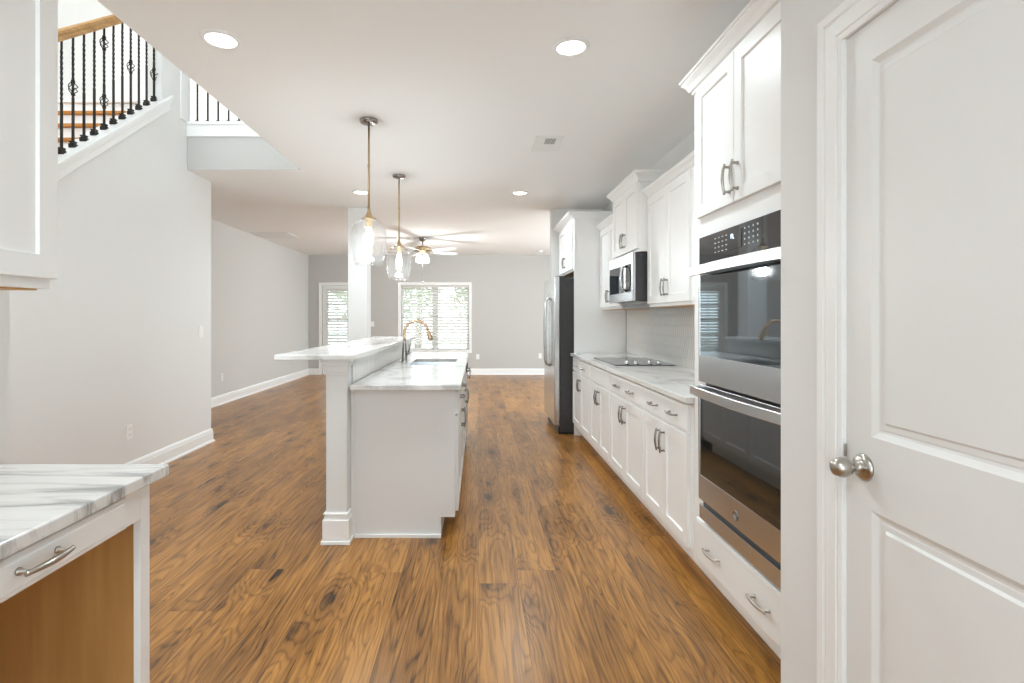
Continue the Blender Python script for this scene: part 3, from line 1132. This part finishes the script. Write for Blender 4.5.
# sink
sk = thing('sink', 'undermount stainless sink set in the island worktop', 'sink', (-.39, 4.735, .67))
b = MB()
o = .008
rim = [(SX0 - .02, SY0 - .02), (SX1 + .02, SY0 - .02), (SX1 + .02, SY1 + .02), (SX0 - .02, SY1 + .02)]
inn = [(SX0 - o, SY0 - o), (SX1 + o, SY0 - o), (SX1 + o, SY1 + o), (SX0 - o, SY1 + o)]
bot = [(SX0 + .01, SY0 + .01), (SX1 - .01, SY0 + .01), (SX1 - .01, SY1 - .01), (SX0 + .01, SY1 - .01)]
for k in range(4):
    k2 = (k + 1) % 4
    b.poly([(*rim[k], .8845), (*rim[k2], .8845), (*inn[k2], .8845), (*inn[k], .8845)])
    b.poly([(*inn[k], .8845), (*inn[k2], .8845), (*bot[k2], .69), (*bot[k], .69)])
b.poly([(*p, .69) for p in bot])
b.build('basin', M_STEEL, sk, solid=.0015)
b = MB()
b.lathe([(.045, .0), (.045, .003), (.036, .003), (.030, .0015), (0, .0015)], (-.39, 4.735, .6905), 'Z', 28)
b.build('drain', M_GUN, sk)

# faucet
fx, fy = -.645, 4.65
fa = thing('faucet', 'pull-down gooseneck faucet with neck coloured as if reflecting warm wood behind the sink', 'faucet', (fx, fy, CT))
b = MB()
b.lathe([(.030, 0), (.030, .006), (.0255, .010), (.0245, .05), (.0235, .09), (.019, .13), (.0150, .165), (.0140, .195), (0, .195)], (fx, fy, CT), 'Z', 28)
b.build('body', M_GUN, fa)
b = MB()
pts = [(fx, fy, CT + .190), (fx, fy, CT + .262)]
R = .104
for k in range(19):
    t = PI - k / 18 * PI * .93
    pts.append((fx + R + R * math.cos(t), fy, CT + .262 + R * math.sin(t)))
b.tube(pts, .0125, 14)
nk = b.build('neck', M_NECK, fa)
nk['label'] = 'arched neck with a warm reflection in its colour'
b = MB()
e0, e1 = Vector(pts[-2]), Vector(pts[-1])
dr = (e1 - e0).normalized()
b.tube([e1, e1 + dr * .012, e1 + dr * .03, e1 + dr * .075, e1 + dr * .088], [.0135, .0165, .0175, .0215, .0195], 16)
hd = b.build('spray_head', M_NECK, fa)
b = MB(); b.tube([e1 + dr * .088, e1 + dr * .092], [.017, .016], 14); b.box(e1.x + .020, e1.x + .025, fy - .006, fy + .006, e1.z - .06, e1.z - .03)
b.build('spray_face', M_BLACK, hd)
b = MB()
b.tube([(fx + .018, fy, CT + .085), (fx + .042, fy, CT + .088)], .0125, 14)
b.tube([(fx + .036, fy, CT + .088), (fx + .044, fy - .02, CT + .120), (fx + .046, fy - .045, CT + .165)], [.008, .006, .005], 10)
b.build('lever', M_GUN, fa)

# island cabinets, doors facing the wall run
def island_cabinet(label, y0, y1, drawer_pulls, hollow=False, panel=False):
    r = thing('island_cabinet', label, 'cabinet', (-.45, (y0 + y1) / 2, 0))
    b = MB()
    xb = PX1 + .006
    if hollow:
        b.box(xb, IF, y0, y0 + .018, .12, .884)
        b.box(xb, IF, y1 - .018, y1, .12, .884)
        b.box(xb, xb + .012, y0 + .018, y1 - .018, .12, .884)
        b.box(xb, IF, y0 + .018, y1 - .018, .12, .14)
        b.box(IF - .02, IF, y0 + .018, y1 - .018, .14, .884)
    else:
        b.box(xb, IF, y0, y1, .12, .884)
    b.box(xb, IT, y0 + (.0 if not panel else .02), y1, 0, .12)
    b.build('body', M_ISL, r)
    add_drawer(r, 1, IF, y0 + .012, y1 - .006, .730, .868, drawer_pulls, m=M_ISL, hm=M_GUN)
    ym = (y0 + y1) / 2
    add_door(r, 1, IF, y0 + .012, ym - .002, .150, .720, ym - .032, .610, m=M_ISL, hm=M_GUN)
    add_door(r, 1, IF, ym + .002, y1 - .006, .150, .720, ym + .032, .610, m=M_ISL, hm=M_GUN)
    if panel:
        q = MB()
        q.prism([(PX1 + .001, 0), (IT, 0), (IT, .12), (IF, .12), (IF, .884), (PX1 + .001, .884)], lambda u, v, t: (u, t, v), y0 - .012, y0)
        q.build('end_panel', M_ISL, r, bevel=.001)
        bx('corner_strip', M_ISL, r, PX1 + .001, PX1 + .022, y0 - .020, y0 - .012, .02, .884)
        bx('shoe_moulding', M_TRIM, r, PX1 + .026, IT, y0 - .026, y0 - .012, 0, .020)
    return r


island_cabinet('island cabinet at the post end showing its plain white end panel', 3.172, 4.285, [3.45, 4.02], panel=True)
island_cabinet('island cabinet under the sink with plain false drawer front', 4.287, 5.185, [], hollow=True)
dw = thing('dishwasher', 'dark dishwasher built into the island past the sink', 'dishwasher', (-.45, 5.487, 0))
bx('tub', M_DARK, dw, PX1 + .03, IF, 5.188, 5.786, .09, .882)
bx('door', M_STEEL, dw, IF, IF + .026, 5.190, 5.784, .115, .775)
bx('control_panel', M_BLACK, dw, IF, IF + .028, 5.190, 5.784, .780, .878)
b = MB()
b.tube([(IF + .026, 5.25, .735), (IF + .052, 5.25, .735), (IF + .056, 5.26, .735), (IF + .056, 5.71, .735), (IF + .052, 5.72, .735), (IF + .026, 5.72, .735)], .009, 10)
b.build('handle', M_STEEL, dw)
bx('toe_plate', M_BLACK, dw, IT - .02, IT, 5.190, 5.784, 0, .09)
r = thing('island_end_filler', 'narrow white end of the island beyond the dishwasher', 'cabinet', (-.45, 5.89, 0))
bx('body', M_ISL, r, PX1 + .006, IF, 5.788, 6.0, .12, .884)
bx('toe_plate', M_ISL, r, PX1 + .006, IT, 5.788, 6.0, 0, .12)
add_door(r, 1, IF, 5.795, 5.992, .150, .868, 5.82, .70, m=M_ISL, hm=M_GUN)

# ------------------------------------------------------------------ desk beside the camera
DXF, DXB = -.870, -1.449
DE = 1.405
dk = thing('desk_cabinet', 'white desk cabinet with open knee space and birch end panel', 'cabinet', (-1.15, 1.0, 0))
b = MB()
b.box(DXF - .018, DXF, DE - .038, DE, 0, .884)                  # stile
b.box(DXF - .018, DXF, .30, DE - .038, .790, .884)              # top rail
b.box(DXF - .018, DXF, .26, .30, 0, .884)
b.build('face_frame', M_CAB, dk, bevel=.001)
bx('end_panel', M_CAB, dk, DXB, DXF - .018, DE - .010, DE, 0, .884, bevel=0)
pn = bx('birch_panel', M_BIRCH, dk, DXB, DXF - .018, DE - .016, DE - .010, 0, .884, bevel=0)
pn['label'] = 'unfinished birch plywood inside of the end panel'
bx('back_panel', M_BIRCH, dk, DXB, DXB + .006, .30, DE - .016, 0, .884, bevel=0)
bx('near_panel', M_CAB, dk, DXB, DXF - .018, .26, .276, 0, .884, bevel=0)
b = MB(); b.box(DXB + .02, DXF - .02, .42, DE - .09, .79, .875); b.build('drawer_box', M_BIRCH, dk)
add_drawer(dk, 1, DXF, .76, 1.288, .797, .872, [1.025], .841, .114, hm=M_NICKEL)
b = MB(); b.box(DXB, -.832, .20, 1.430, .885, CT)
tag(b.build('desk_countertop', M_QTZD, bevel=.004), 'grey-veined white quartz desk top over the birch-lined opening', 'countertop')

UX = -1.120
uc = thing('desk_wall_cabinet', 'white wall cabinet hung above the veined desk top', 'cabinet', (-1.28, 1.0, 1.384))
bx('body', M_CAB, uc, -1.449, UX, .40, 1.390, 1.384, 2.46)
bx('underside', M_BIRCH, uc, -1.43, UX - .02, .42, 1.37, 1.380, 1.384, bevel=0)
add_door(uc, 1, UX, .895, 1.389, 1.410, 2.42, .925, 1.52)
add_door(uc, 1, UX, .405, .891, 1.410, 2.42, .861, 1.52)
crown(uc, 1, UX, -1.449, .40, 1.390, 2.44, 2.52, .07, True, True)

# ------------------------------------------------------------------ staircase and railings
stc = thing('staircase', 'white staircase with oak treads rising behind the sloped wall', 'staircase', (-3.4, 3.0, 0))
NY, NZ, RUN, RISE = 3.91, 2.640, .254, .198
for k in range(-9, 4):
    y, z = NY + RUN * k, NZ + RISE * k
    if z < .1:
        continue
    if k < 3:
        bx('tread', M_TREAD, stc, X_L + .002, X_S - .122, y, y + RUN + .035, z - .028, z, bevel=.006)
    else:
        bx('landing', M_TRIM, stc, X_L + .002, X_S - .122, y, Y_O - .002, z - .028, z, bevel=.006)
    bx('riser', M_TRIM, stc, X_L + .002, X_S - .122, y + .030, y + .050, z - RISE, z - .028, bevel=0)
b = MB()
b.prism([(1.35, cap_z(1.35) - .03), (4.86, cap_z(4.86) - .03), (4.86, cap_z(4.86)), (1.35, cap_z(1.35))], lambda u, v, t: (t, u, v), X_S - .150, X_S + .030)
b.prism([(1.35, cap_z(1.35) - .125), (4.84, cap_z(4.84) - .125), (4.84, cap_z(4.84) - .03), (1.35, cap_z(1.35) - .03)], lambda u, v, t: (t, u, v), X_S, X_S + .014)
b.prism([(1.35, cap_z(1.35) - .065), (4.85, cap_z(4.85) - .065), (4.85, cap_z(4.85) - .03), (1.35, cap_z(1.35) - .03)], lambda u, v, t: (t, u, v), X_S + .014, X_S + .022)
struct('trim_3', b, M_TRIM, bevel=.003)


def baluster(root, x, y, z0, z1, baskets=(), twist=True):
    b = MB()
    # square bar, twisted over its upper part
    n = 46
    hw_ = .0066
    rings = []
    ang = 0
    for i in range(n + 1):
        z = z0 + (z1 - z0) * i / n
        fz = (z - z0) / (z1 - z0)
        if twist and .45 < fz < .92:
            ang += .75
        rings.append([(x + hw_ * 1.414 * math.cos(ang + PI / 4 + k * PI / 2), y + hw_ * 1.414 * math.sin(ang + PI / 4 + k * PI / 2), z) for k in range(4)])
    vs = [p for r_ in rings for p in r_]
    fs = [(i * 4 + k, i * 4 + (k + 1) % 4, i * 4 + 4 + (k + 1) % 4, i * 4 + 4 + k) for i in range(n) for k in range(4)]
    fs += [(3, 2, 1, 0), tuple(n * 4 + k for k in range(4))]
    b.mesh(vs, fs)
    o = b.build('baluster', M_IRON, root)
    q = MB()
    q.box(x - .021, x + .021, y - .021, y + .021, z0 - .012, z0 + .018)
    q.box(x - .016, x + .016, y - .016, y + .016, z0 + .018, z0 + .026)
    q.box(x - .019, x + .019, y - .019, y + .019, z0 + .026, z0 + .036)
    q.build('shoe', M_IRON, o, bevel=.003)
    for zc in baskets:
        q = MB()
        for w in range(4):
            pts = []
            for k in range(13):
                a = -1 + k / 6
                t = w * PI / 2 + a * PI * .55
                rr = .006 + .023 * math.cos(a * PI / 2) ** .8 if abs(a) < 1 else .006
                pts.append((x + rr * math.cos(t), y + rr * math.sin(t), zc + a * .042))
            q.tube(pts, .0032, 6)
        for dz in (-.047, .047):
            q.lathe([(.008, -.010), (.013, -.006), (.013, .006), (.008, .010)], (x, y, zc + dz), 'Z', 10)
        q.build('basket', M_IRON, o)
    return o


rl = thing('stair_railing', 'sloping stair railing with oak handrail and black iron balusters', 'railing', (X_S - .06, 3.9, 2.2))
def rail_z(y):
    return cap_z(y) + .785
b = MB()
ya, yb = 2.40, 4.72
prof = [(-.030, 0), (.030, 0), (.033, .022), (.026, .034), (.031, .050), (.026, .072), (.010, .082), (-.010, .082), (-.026, .072), (-.031, .050), (-.026, .034), (-.033, .022)]
b.prism(prof, lambda u, v, t: (X_S - .06 + u, t, rail_z(t) + v), ya, yb)
b.build('handrail', M_RAIL, rl)
for k in range(-9, 11):
    y = 3.665 + .1045 * k
    zb = cap_z(y) + .004
    zt = rail_z(y) + .004
    m_ = (k - 1) % 6
    if m_ == 0:
        bk = (zb + .47 * (zt - zb) + .02,)
    elif m_ == 3:
        bk = (zb + .30 * (zt - zb), zb + .82 * (zt - zb))
    else:
        bk = ()
    if k == 1:
        bk = (zb + .53 * (zt - zb),)
    if k == 4:
        bk = (zb + .27 * (zt - zb), zb + .84 * (zt - zb))
    baluster(rl, X_S - .06, y, zb, zt, bk, True)

ul = thing('landing_railing', 'level upstairs railing of black balusters over the stair opening', 'railing', (-2.3, Y_O + .05, 3.2))
b = MB()
b.prism(prof, lambda u, v, t: (t, Y_O + .055 + u, 4.10 + v), X_S + .02, X_E)
b.build('handrail', M_RAIL, ul)
bx('rail_sill', M_TRIM, ul, X_S + .001, X_E - .002, Y_O + .005, Y_O + .11, UP, 3.204, bevel=.003)
for k in range(10):
    x = -2.755 + .102 * k
    baluster(ul, x, Y_O + .055, 3.204, 4.105, (3.56,) if k % 3 == 2 else (), False)

# ------------------------------------------------------------------ lights on the ceiling
def recessed(label, x, y, power=LAMP_W):
    r = thing('recessed_light', label, 'ceiling light', (x, y, CEIL - .012), 'recessed ceiling lights')
    b = MB()
    b.lathe([(.098, .012), (.098, .008), (.092, .002), (.080, 0), (.074, .004), (.074, .012)], (x, y, CEIL - .012), 'Z', 40, close=False)
    b.build('trim_ring', M_TRIM, r)
    b = MB()
    b.lathe([(0, 0), (.0745, 0), (.0745, .004), (0, .004)], (x, y, CEIL - .006), 'Z', 40)
    b.build('lens', M_LENS, r)
    lamp('downlight', 'AREA', (x, y, CEIL - .014), power, WARM, .14, spread=math.radians(150))
    return r


recessed('recessed light beside the stair opening above the camera', -1.322, 2.727)
recessed('recessed light in front of the oven tower crown', .492, 2.803)
recessed('recessed light behind the first pendant rod', -1.336, 6.05)
recessed('recessed light in front of the refrigerator cabinet', .482, 6.08)
# one more, unseen behind the camera, added to brighten the ceiling
recessed('added recessed fill light over the desk aisle behind the camera', -.42, -.35, LAMP_W * 1.3)
sd = MB()
sd.lathe([(0, 0), (.05, 0), (.062, .012), (.065, .03), (.065, .035), (0, .035)], (1.33, 11.35, CEIL - .035), 'Z', 28)
tag(sd.build('smoke_detector', M_PLATE), 'small round smoke detector on the far living room ceiling', 'smoke detector')


def pendant(label, x, y):
    r = thing('pendant_light', label, 'pendant light', (x, y, 1.685), 'island pendants')
    b = MB()
    b.lathe([(.0, 0), (.066, 0), (.066, -.010), (.060, -.022), (.012, -.026), (0, -.026)], (x, y, CEIL), 'Z', 32)
    b.build('canopy', M_GUN, r)
    b = MB()
    b.tube([(x, y, CEIL - .024), (x, y, 2.33), (x, y, 2.10)], .0075, 12)
    b.lathe([(.0075, 0), (.010, .004), (.010, .016), (.0075, .020)], (x, y, 2.40), 'Z', 14, close=False)
    b.build('rod', M_BRASS, r)
    b = MB()
    b.lathe([(0, 2.115), (.010, 2.115), (.012, 2.08), (.026, 2.045), (.032, 2.036), (.052, 2.030), (.052, 2.022), (.024, 2.018), (.022, 1.975), (.018, 1.965), (0, 1.965)], (x, y, 0), 'Z', 28)
    b.build('socket_cap', M_BRASS, r)
    b = MB()
    prof_ = [(.040, 2.022), (.072, 2.015), (.100, 1.994), (.119, 1.962), (.1275, 1.925), (.1290, 1.895), (.1265, 1.855), (.118, 1.79), (.107, 1.735), (.096, 1.688)]
    b.lathe(prof_, (x, y, 0), 'Z', 44, close=False)
    b.build('glass_shade', M_GLASS, r, solid=.003)
    b = MB()
    b.lathe([(0, 1.965), (.012, 1.962), (.016, 1.945), (.024, 1.915), (.030, 1.880), (.031, 1.860), (.026, 1.836), (.014, 1.822), (0, 1.819)], (x, y, 0), 'Z', 24)
    b.build('bulb', M_BULB, r)
    lamp('pendant_bulb', 'POINT', (x, y, 1.78), BULB_W, (.90, .975, 1), .045)


pendant('clear glass pendant hanging over the post end of the bar', -.792, 3.845)
pendant('clear glass pendant hanging over the faucet, nearer the windows', -.797, 5.348)

# ceiling vents
v = thing('ceiling_vent', 'small square white ceiling vent above the kitchen aisle', 'vent', (.566, 4.365, CEIL - .012))
b = MB()
b.prism([(.455, 4.175), (.678, 4.175), (.678, 4.555), (.455, 4.555)], lambda u, w, t: (u, w, t), CEIL - .008, CEIL)
b.build('frame', M_PLATE, v, bevel=.003)
b = MB()
for k in range(7):
    b.box(.546 + k * .0115, .550 + k * .0115, 4.228, 4.352, CEIL - .0115, CEIL - .008)
b.build('louvre', M_PLATE, v)
bx('duct', mat('duct_grey', (.17, .17, .165), .8), v, .542, .625, 4.226, 4.354, CEIL - .0088, CEIL - .008, bevel=0)
v = thing('return_vent', 'long white air return grille on the living room ceiling', 'vent', (-3.5, 9.2, CEIL - .012))
bx('frame', M_PLATE, v, -3.84, -3.19, 8.92, 9.50, CEIL - .010, CEIL)
b = MB()
for k in range(22):
    b.box(-3.80, -3.23, 8.96 + k * .023, 8.972 + k * .023, CEIL - .016, CEIL - .010)
b.build('louvre', M_PLATE, v)

# ceiling fan
fcx, fcy = -.996, 9.53
fn_ = thing('ceiling_fan', 'ceiling fan with white blades and lit glass shades', 'ceiling fan', (fcx, fcy, 2.25))
sub('canopy', M_GUN, fn_, lambda b: b.lathe([(0, CEIL), (.070, CEIL), (.070, CEIL - .01), (.050, CEIL - .055), (.018, CEIL - .07), (0, CEIL - .07)], (fcx, fcy, 0), 'Z', 24))
sub('rod', M_GUN, fn_, lambda b: b.tube([(fcx, fcy, CEIL - .06), (fcx, fcy, 2.56)], .013, 12))
sub('motor', M_BRASS, fn_, lambda b: b.lathe([(0, 2.585), (.10, 2.585), (.140, 2.57), (.146, 2.55), (.146, 2.52), (.135, 2.50), (.07, 2.485), (.06, 2.46), (0, 2.46)], (fcx, fcy, 0), 'Z', 32))
for k in range(5):
    a = math.radians(36 + 72 * k)
    ca, sa = math.cos(a), math.sin(a)
    def bl(u, w, z):
        return (fcx + u * ca - w * sa, fcy + u * sa + w * ca, z)
    b = MB()
    out = [(.20, -.050), (.62, -.066), (.70, -.060), (.735, -.03), (.74, 0), (.735, .03), (.70, .060), (.62, .066), (.20, .050)]
    n = len(out)
    vs = [bl(u, w, 2.497 - w * .22) for u, w in out] + [bl(u, w, 2.505 - w * .22) for u, w in out]
    b.mesh(vs, [tuple(range(n - 1, -1, -1)), tuple(range(n, 2 * n))] + [(i, (i + 1) % n, n + (i + 1) % n, n + i) for i in range(n)])
    bl_ = b.build('blade', M_TRIM, fn_)
    b = MB()
    b.prism([(.10, -.016), (.16, -.014), (.24, -.035), (.26, 0), (.24, .035), (.16, .014), (.10, .016)], lambda u, w, t: bl(u, w, t), 2.500, 2.4955)
    b.build('blade_arm', M_GUN, bl_)
for k in range(4):
    a = math.radians(45 + 90 * k)
    sx_, sy_ = fcx + .082 * math.cos(a), fcy + .082 * math.sin(a)
    b = MB()
    b.lathe([(.022, 2.455), (.034, 2.435), (.050, 2.395), (.060, 2.350), (.064, 2.318), (.058, 2.302), (0, 2.296)], (sx_, sy_, 0), 'Z', 20)
    b.build('light_shade', M_SHADE, fn_)
b = MB()
for k in range(14):
    b.lathe([(0, -.003), (.003, 0), (0, .003)], (fcx + .01, fcy - .06, 2.29 - k * .024), 'Z', 6)
b.tube([(fcx + .01, fcy - .06, 2.44), (fcx + .01, fcy - .06, 1.96)], .0012, 5)
b.lathe([(0, 1.96), (.008, 1.95), (.009, 1.925), (0, 1.915)], (fcx + .01, fcy - .06, 0), 'Z', 10)
b.build('pull_chain', M_GUN, fn_)
lamp('fan_lamp', 'POINT', (fcx, fcy, 2.22), 72, (.92, .98, 1), .10)

# ------------------------------------------------------------------ back window, back door and their blinds
b = MB()
xc = (WX0 + WX1) / 2
yq = Y_B + .082
for x0, x1 in ((WX0, xc - .03), (xc + .03, WX1)):
    for z0, z1, yy in ((WZ0, 1.325, yq), (1.295, WZ1, yq + .03)):
        b.box(x0, x0 + .04, yy, yy + .03, z0, z1)
        b.box(x1 - .04, x1, yy, yy + .03, z0, z1)
        b.box(x0, x1, yy, yy + .03, z0, z0 + .04)
        b.box(x0, x1, yy, yy + .03, z1 - .04, z1)
b.box(xc - .03, xc + .03, Y_B + .075, Y_B + .145, WZ0, WZ1)
wn = struct('window_1', b, M_TRIM)
b = MB()
casing(b, lambda u, z, d: (u, Y_B - d, z), WX0, WX1, WZ1, .068, True, WZ0)
b.box(WX0, WX1, Y_B, Y_B + .13, WZ0 - .012, WZ0)
b.build('window_casing', M_TRIM, wn, weld=False)
for x0, x1 in ((WX0 + .04, xc - .07), (xc + .07, WX1 - .04)):
    for z0, z1, yy in ((WZ0 + .04, 1.285, yq + .012), (1.335, WZ1 - .04, yq + .042)):
        b = MB(); b.box(x0, x1, yy, yy + .004, z0, z1)
        b.build('pane', M_PANE, wn)


def blind(name, label, x0, x1, z0, z1, y, pitch=.066, depth=.064, tilt=43):
    r = thing(name, label, 'blind', ((x0 + x1) / 2, y, z0))
    bx('headrail', M_BLIND, r, x0, x1, y - .028, y + .028, z1 - .055, z1)
    b = MB()
    n = int((z1 - z0 - .10) / pitch)
    c_, s_ = math.cos(math.radians(tilt)) * depth / 2, math.sin(math.radians(tilt)) * depth / 2
    for k in range(n):
        z = z1 - .085 - k * pitch
        t = .0014
        vs = [(x, y + q * c_, z + q * s_ + u) for x in (x0 + .004, x1 - .004) for q in (-1, 1) for u in (-t, t)]
        b.mesh(vs, [(0, 1, 3, 2), (4, 6, 7, 5), (0, 4, 5, 1), (2, 3, 7, 6), (0, 2, 6, 4), (1, 5, 7, 3)])
    b.build('slats', M_BLIND, r)
    bx('bottom_rail', M_BLIND, r, x0, x1, y - .024, y + .024, z0, z0 + .022)
    b = MB()
    w = x1 - x0
    for fx_ in (.12, .5, .88) if w > 1 else (.2, .8):
        b.tube([(x0 + w * fx_, y - .026, z1 - .04), (x0 + w * fx_, y - .026, z0 + .01)], .0018, 5)
    b.tube([(x0 + .06, y - .032, z1 - .05), (x0 + .06, y - .032, z1 - .75)], .005, 6)
    b.build('cord', M_BLIND, r)
    return r


blind('window_blind', 'wide white slatted blind in the back window', WX0 + .01, WX1 - .01, WZ0 + .004, WZ1 - .004, Y_B + .030)

b = MB()
DXa, DXb = BX0 + .004, BX1 - .004
yd = Y_B + .03
b.box(DXa, DXa + .12, yd, yd + .044, .01, 2.04)
b.box(DXb - .12, DXb, yd, yd + .044, .01, 2.04)
b.box(DXa + .12, DXb - .12, yd, yd + .044, .01, .24)
b.box(DXa + .12, DXb - .12, yd, yd + .044, 1.93, 2.04)
d2 = struct('door_2', b, M_TRIM, bevel=.003)
b = MB()
casing(b, lambda u, z, d: (u, Y_B - d, z), BX0, BX1, 2.045, .070)
b.build('door_casing', M_TRIM, d2, weld=False)
b = MB(); b.box(DXa + .12, DXb - .12, yd + .020, yd + .026, .24, 1.93)
b.build('pane', M_PANE, d2)
b = MB()
for k in (1, 2):
    x = DXa + .12 + k * (DXb - DXa - .24) / 3
    b.box(x - .009, x + .009, yd + .028, yd + .040, .24, 1.93)
for k in range(1, 5):
    z = .24 + k * 1.69 / 5
    b.box(DXa + .12, DXb - .12, yd + .028, yd + .040, z - .009, z + .009)
b.build('muntins', M_TRIM, d2)
for z in (.35, 1.15, 1.78):
    b = MB(); b.tube([(BX0 + .002, Y_B + .012, z - .045), (BX0 + .002, Y_B + .012, z + .045)], .009, 10)
    b.build('hinge', M_NICKEL, d2)
b = MB()
b.lathe([(0, 0), (.030, 0), (.030, -.006), (.011, -.012), (.011, -.03), (.024, -.040), (.027, -.055), (.020, -.068), (0, -.072)], (DXb - .06, yd, .93), 'Y', 20)
b.lathe([(0, 0), (.028, 0), (.028, -.010), (.018, -.016), (0, -.016)], (DXb - .06, yd, 1.08), 'Y', 20)
b.build('door_knob', M_NICKEL, d2)
blind('door_blind', 'white slatted blind on the glazed back door', DXa + .095, DXb - .095, .225, 1.965, yd - .030)

# ------------------------------------------------------------------ plates on the walls
def plate(kind, label, c, axis, w=.072, h=.117):
    """axis: direction the plate faces ('+x', '-y')"""
    r = thing(kind, label, 'outlet' if kind == 'wall_outlet' else 'light switch', (c[0], c[1], c[2] - h / 2))
    def B(u0, u1, z0, z1, d0, d1):
        if axis == '+x':
            return (c[0] + d0, c[0] + d1, c[1] + u0, c[1] + u1, c[2] + z0, c[2] + z1)
        return (c[0] + u0, c[0] + u1, c[1] - d1, c[1] - d0, c[2] + z0, c[2] + z1)
    bx('plate', M_PLATE, r, *B(-w / 2, w / 2, -h / 2, h / 2, 0, .006), bevel=.002)
    if kind == 'wall_outlet':
        for s in (-1, 1):
            bx('socket', M_PLATE, r, *B(-.017, .017, s * .022 - .015, s * .022 + .015, .006, .008), bevel=.004)
            q = MB()
            for u in (-.007, .007):
                q.box(*B(u - .0015, u + .0015, s * .022 - .003, s * .022 + .006, .0078, .0083))
            q.build('slot', M_BLACK, r)
    else:
        n = max(1, round(w / .06) - 0) if w > .1 else 1
        for k in range(n):
            u = (k - (n - 1) / 2) * .046
            bx('rocker', M_PLATE, r, *B(u - .016, u + .016, -.033, .033, .006, .009), bevel=.002)


plate('light_switch', 'white light switch near the corner of the stair wall', (X_S, 5.386, 1.165), '+x')
plate('wall_outlet', 'white outlet low on the stair wall', (X_S, 4.28, .384), '+x')
plate('wall_outlet', 'white outlet low on the long living room wall', (X_L, 8.04, .403), '+x')
plate('light_switch', 'white double switch plate between the column and back window', (-2.44, Y_B, 1.16), '-y', .118)
plate('wall_outlet', 'white outlet beneath and just past the back window', (-.005, Y_B, .41), '-y')
plate('wall_outlet', 'white outlet on the back wall beside the refrigerator', (1.425, Y_B, .43), '-y')

# ------------------------------------------------------------------ outside the back windows
b = MB(); b.box(-14, 12, Y_B + .3, 40, -.35, -.25)
struct('ground_outside', b, M_LAWN)


def tree(x, y, h, label):
    r = thing('tree', label, 'tree', (x, y, -.25), 'trees behind the house')
    sub('trunk', M_BARK, r, lambda b: b.tube([(x, y, -.25), (x + .1, y, h * .3), (x, y + .1, h * .6)], [.16, .12, .05], 8))
    b = MB()
    for k in range(420):
        u = Vector((random.gauss(0, 1), random.gauss(0, 1), random.gauss(0, 1))).normalized() * random.random() ** .4
        c = Vector((x + u.x * h * .19, y + u.y * h * .19, h * .58 + u.z * h * .40))
        s = random.uniform(.10, .22)
        d1 = Vector((random.gauss(0, 1), random.gauss(0, 1), random.gauss(0, 1))).normalized() * s
        d2_ = d1.orthogonal().normalized() * s * .6
        b.poly([c - d1, c + d2_, c + d1, c - d2_])
    b.build('crown', M_LEAF, r, weld=False)


tree(-4.6, 19.5, 5.0, 'green tree outside behind the glazed door blind')
tree(-2.4, 21.0, 5.6, 'green tree outside behind the window blind, toward the door')
tree(-.2, 20.0, 4.6, 'green tree outside behind the window blind, toward the refrigerator')
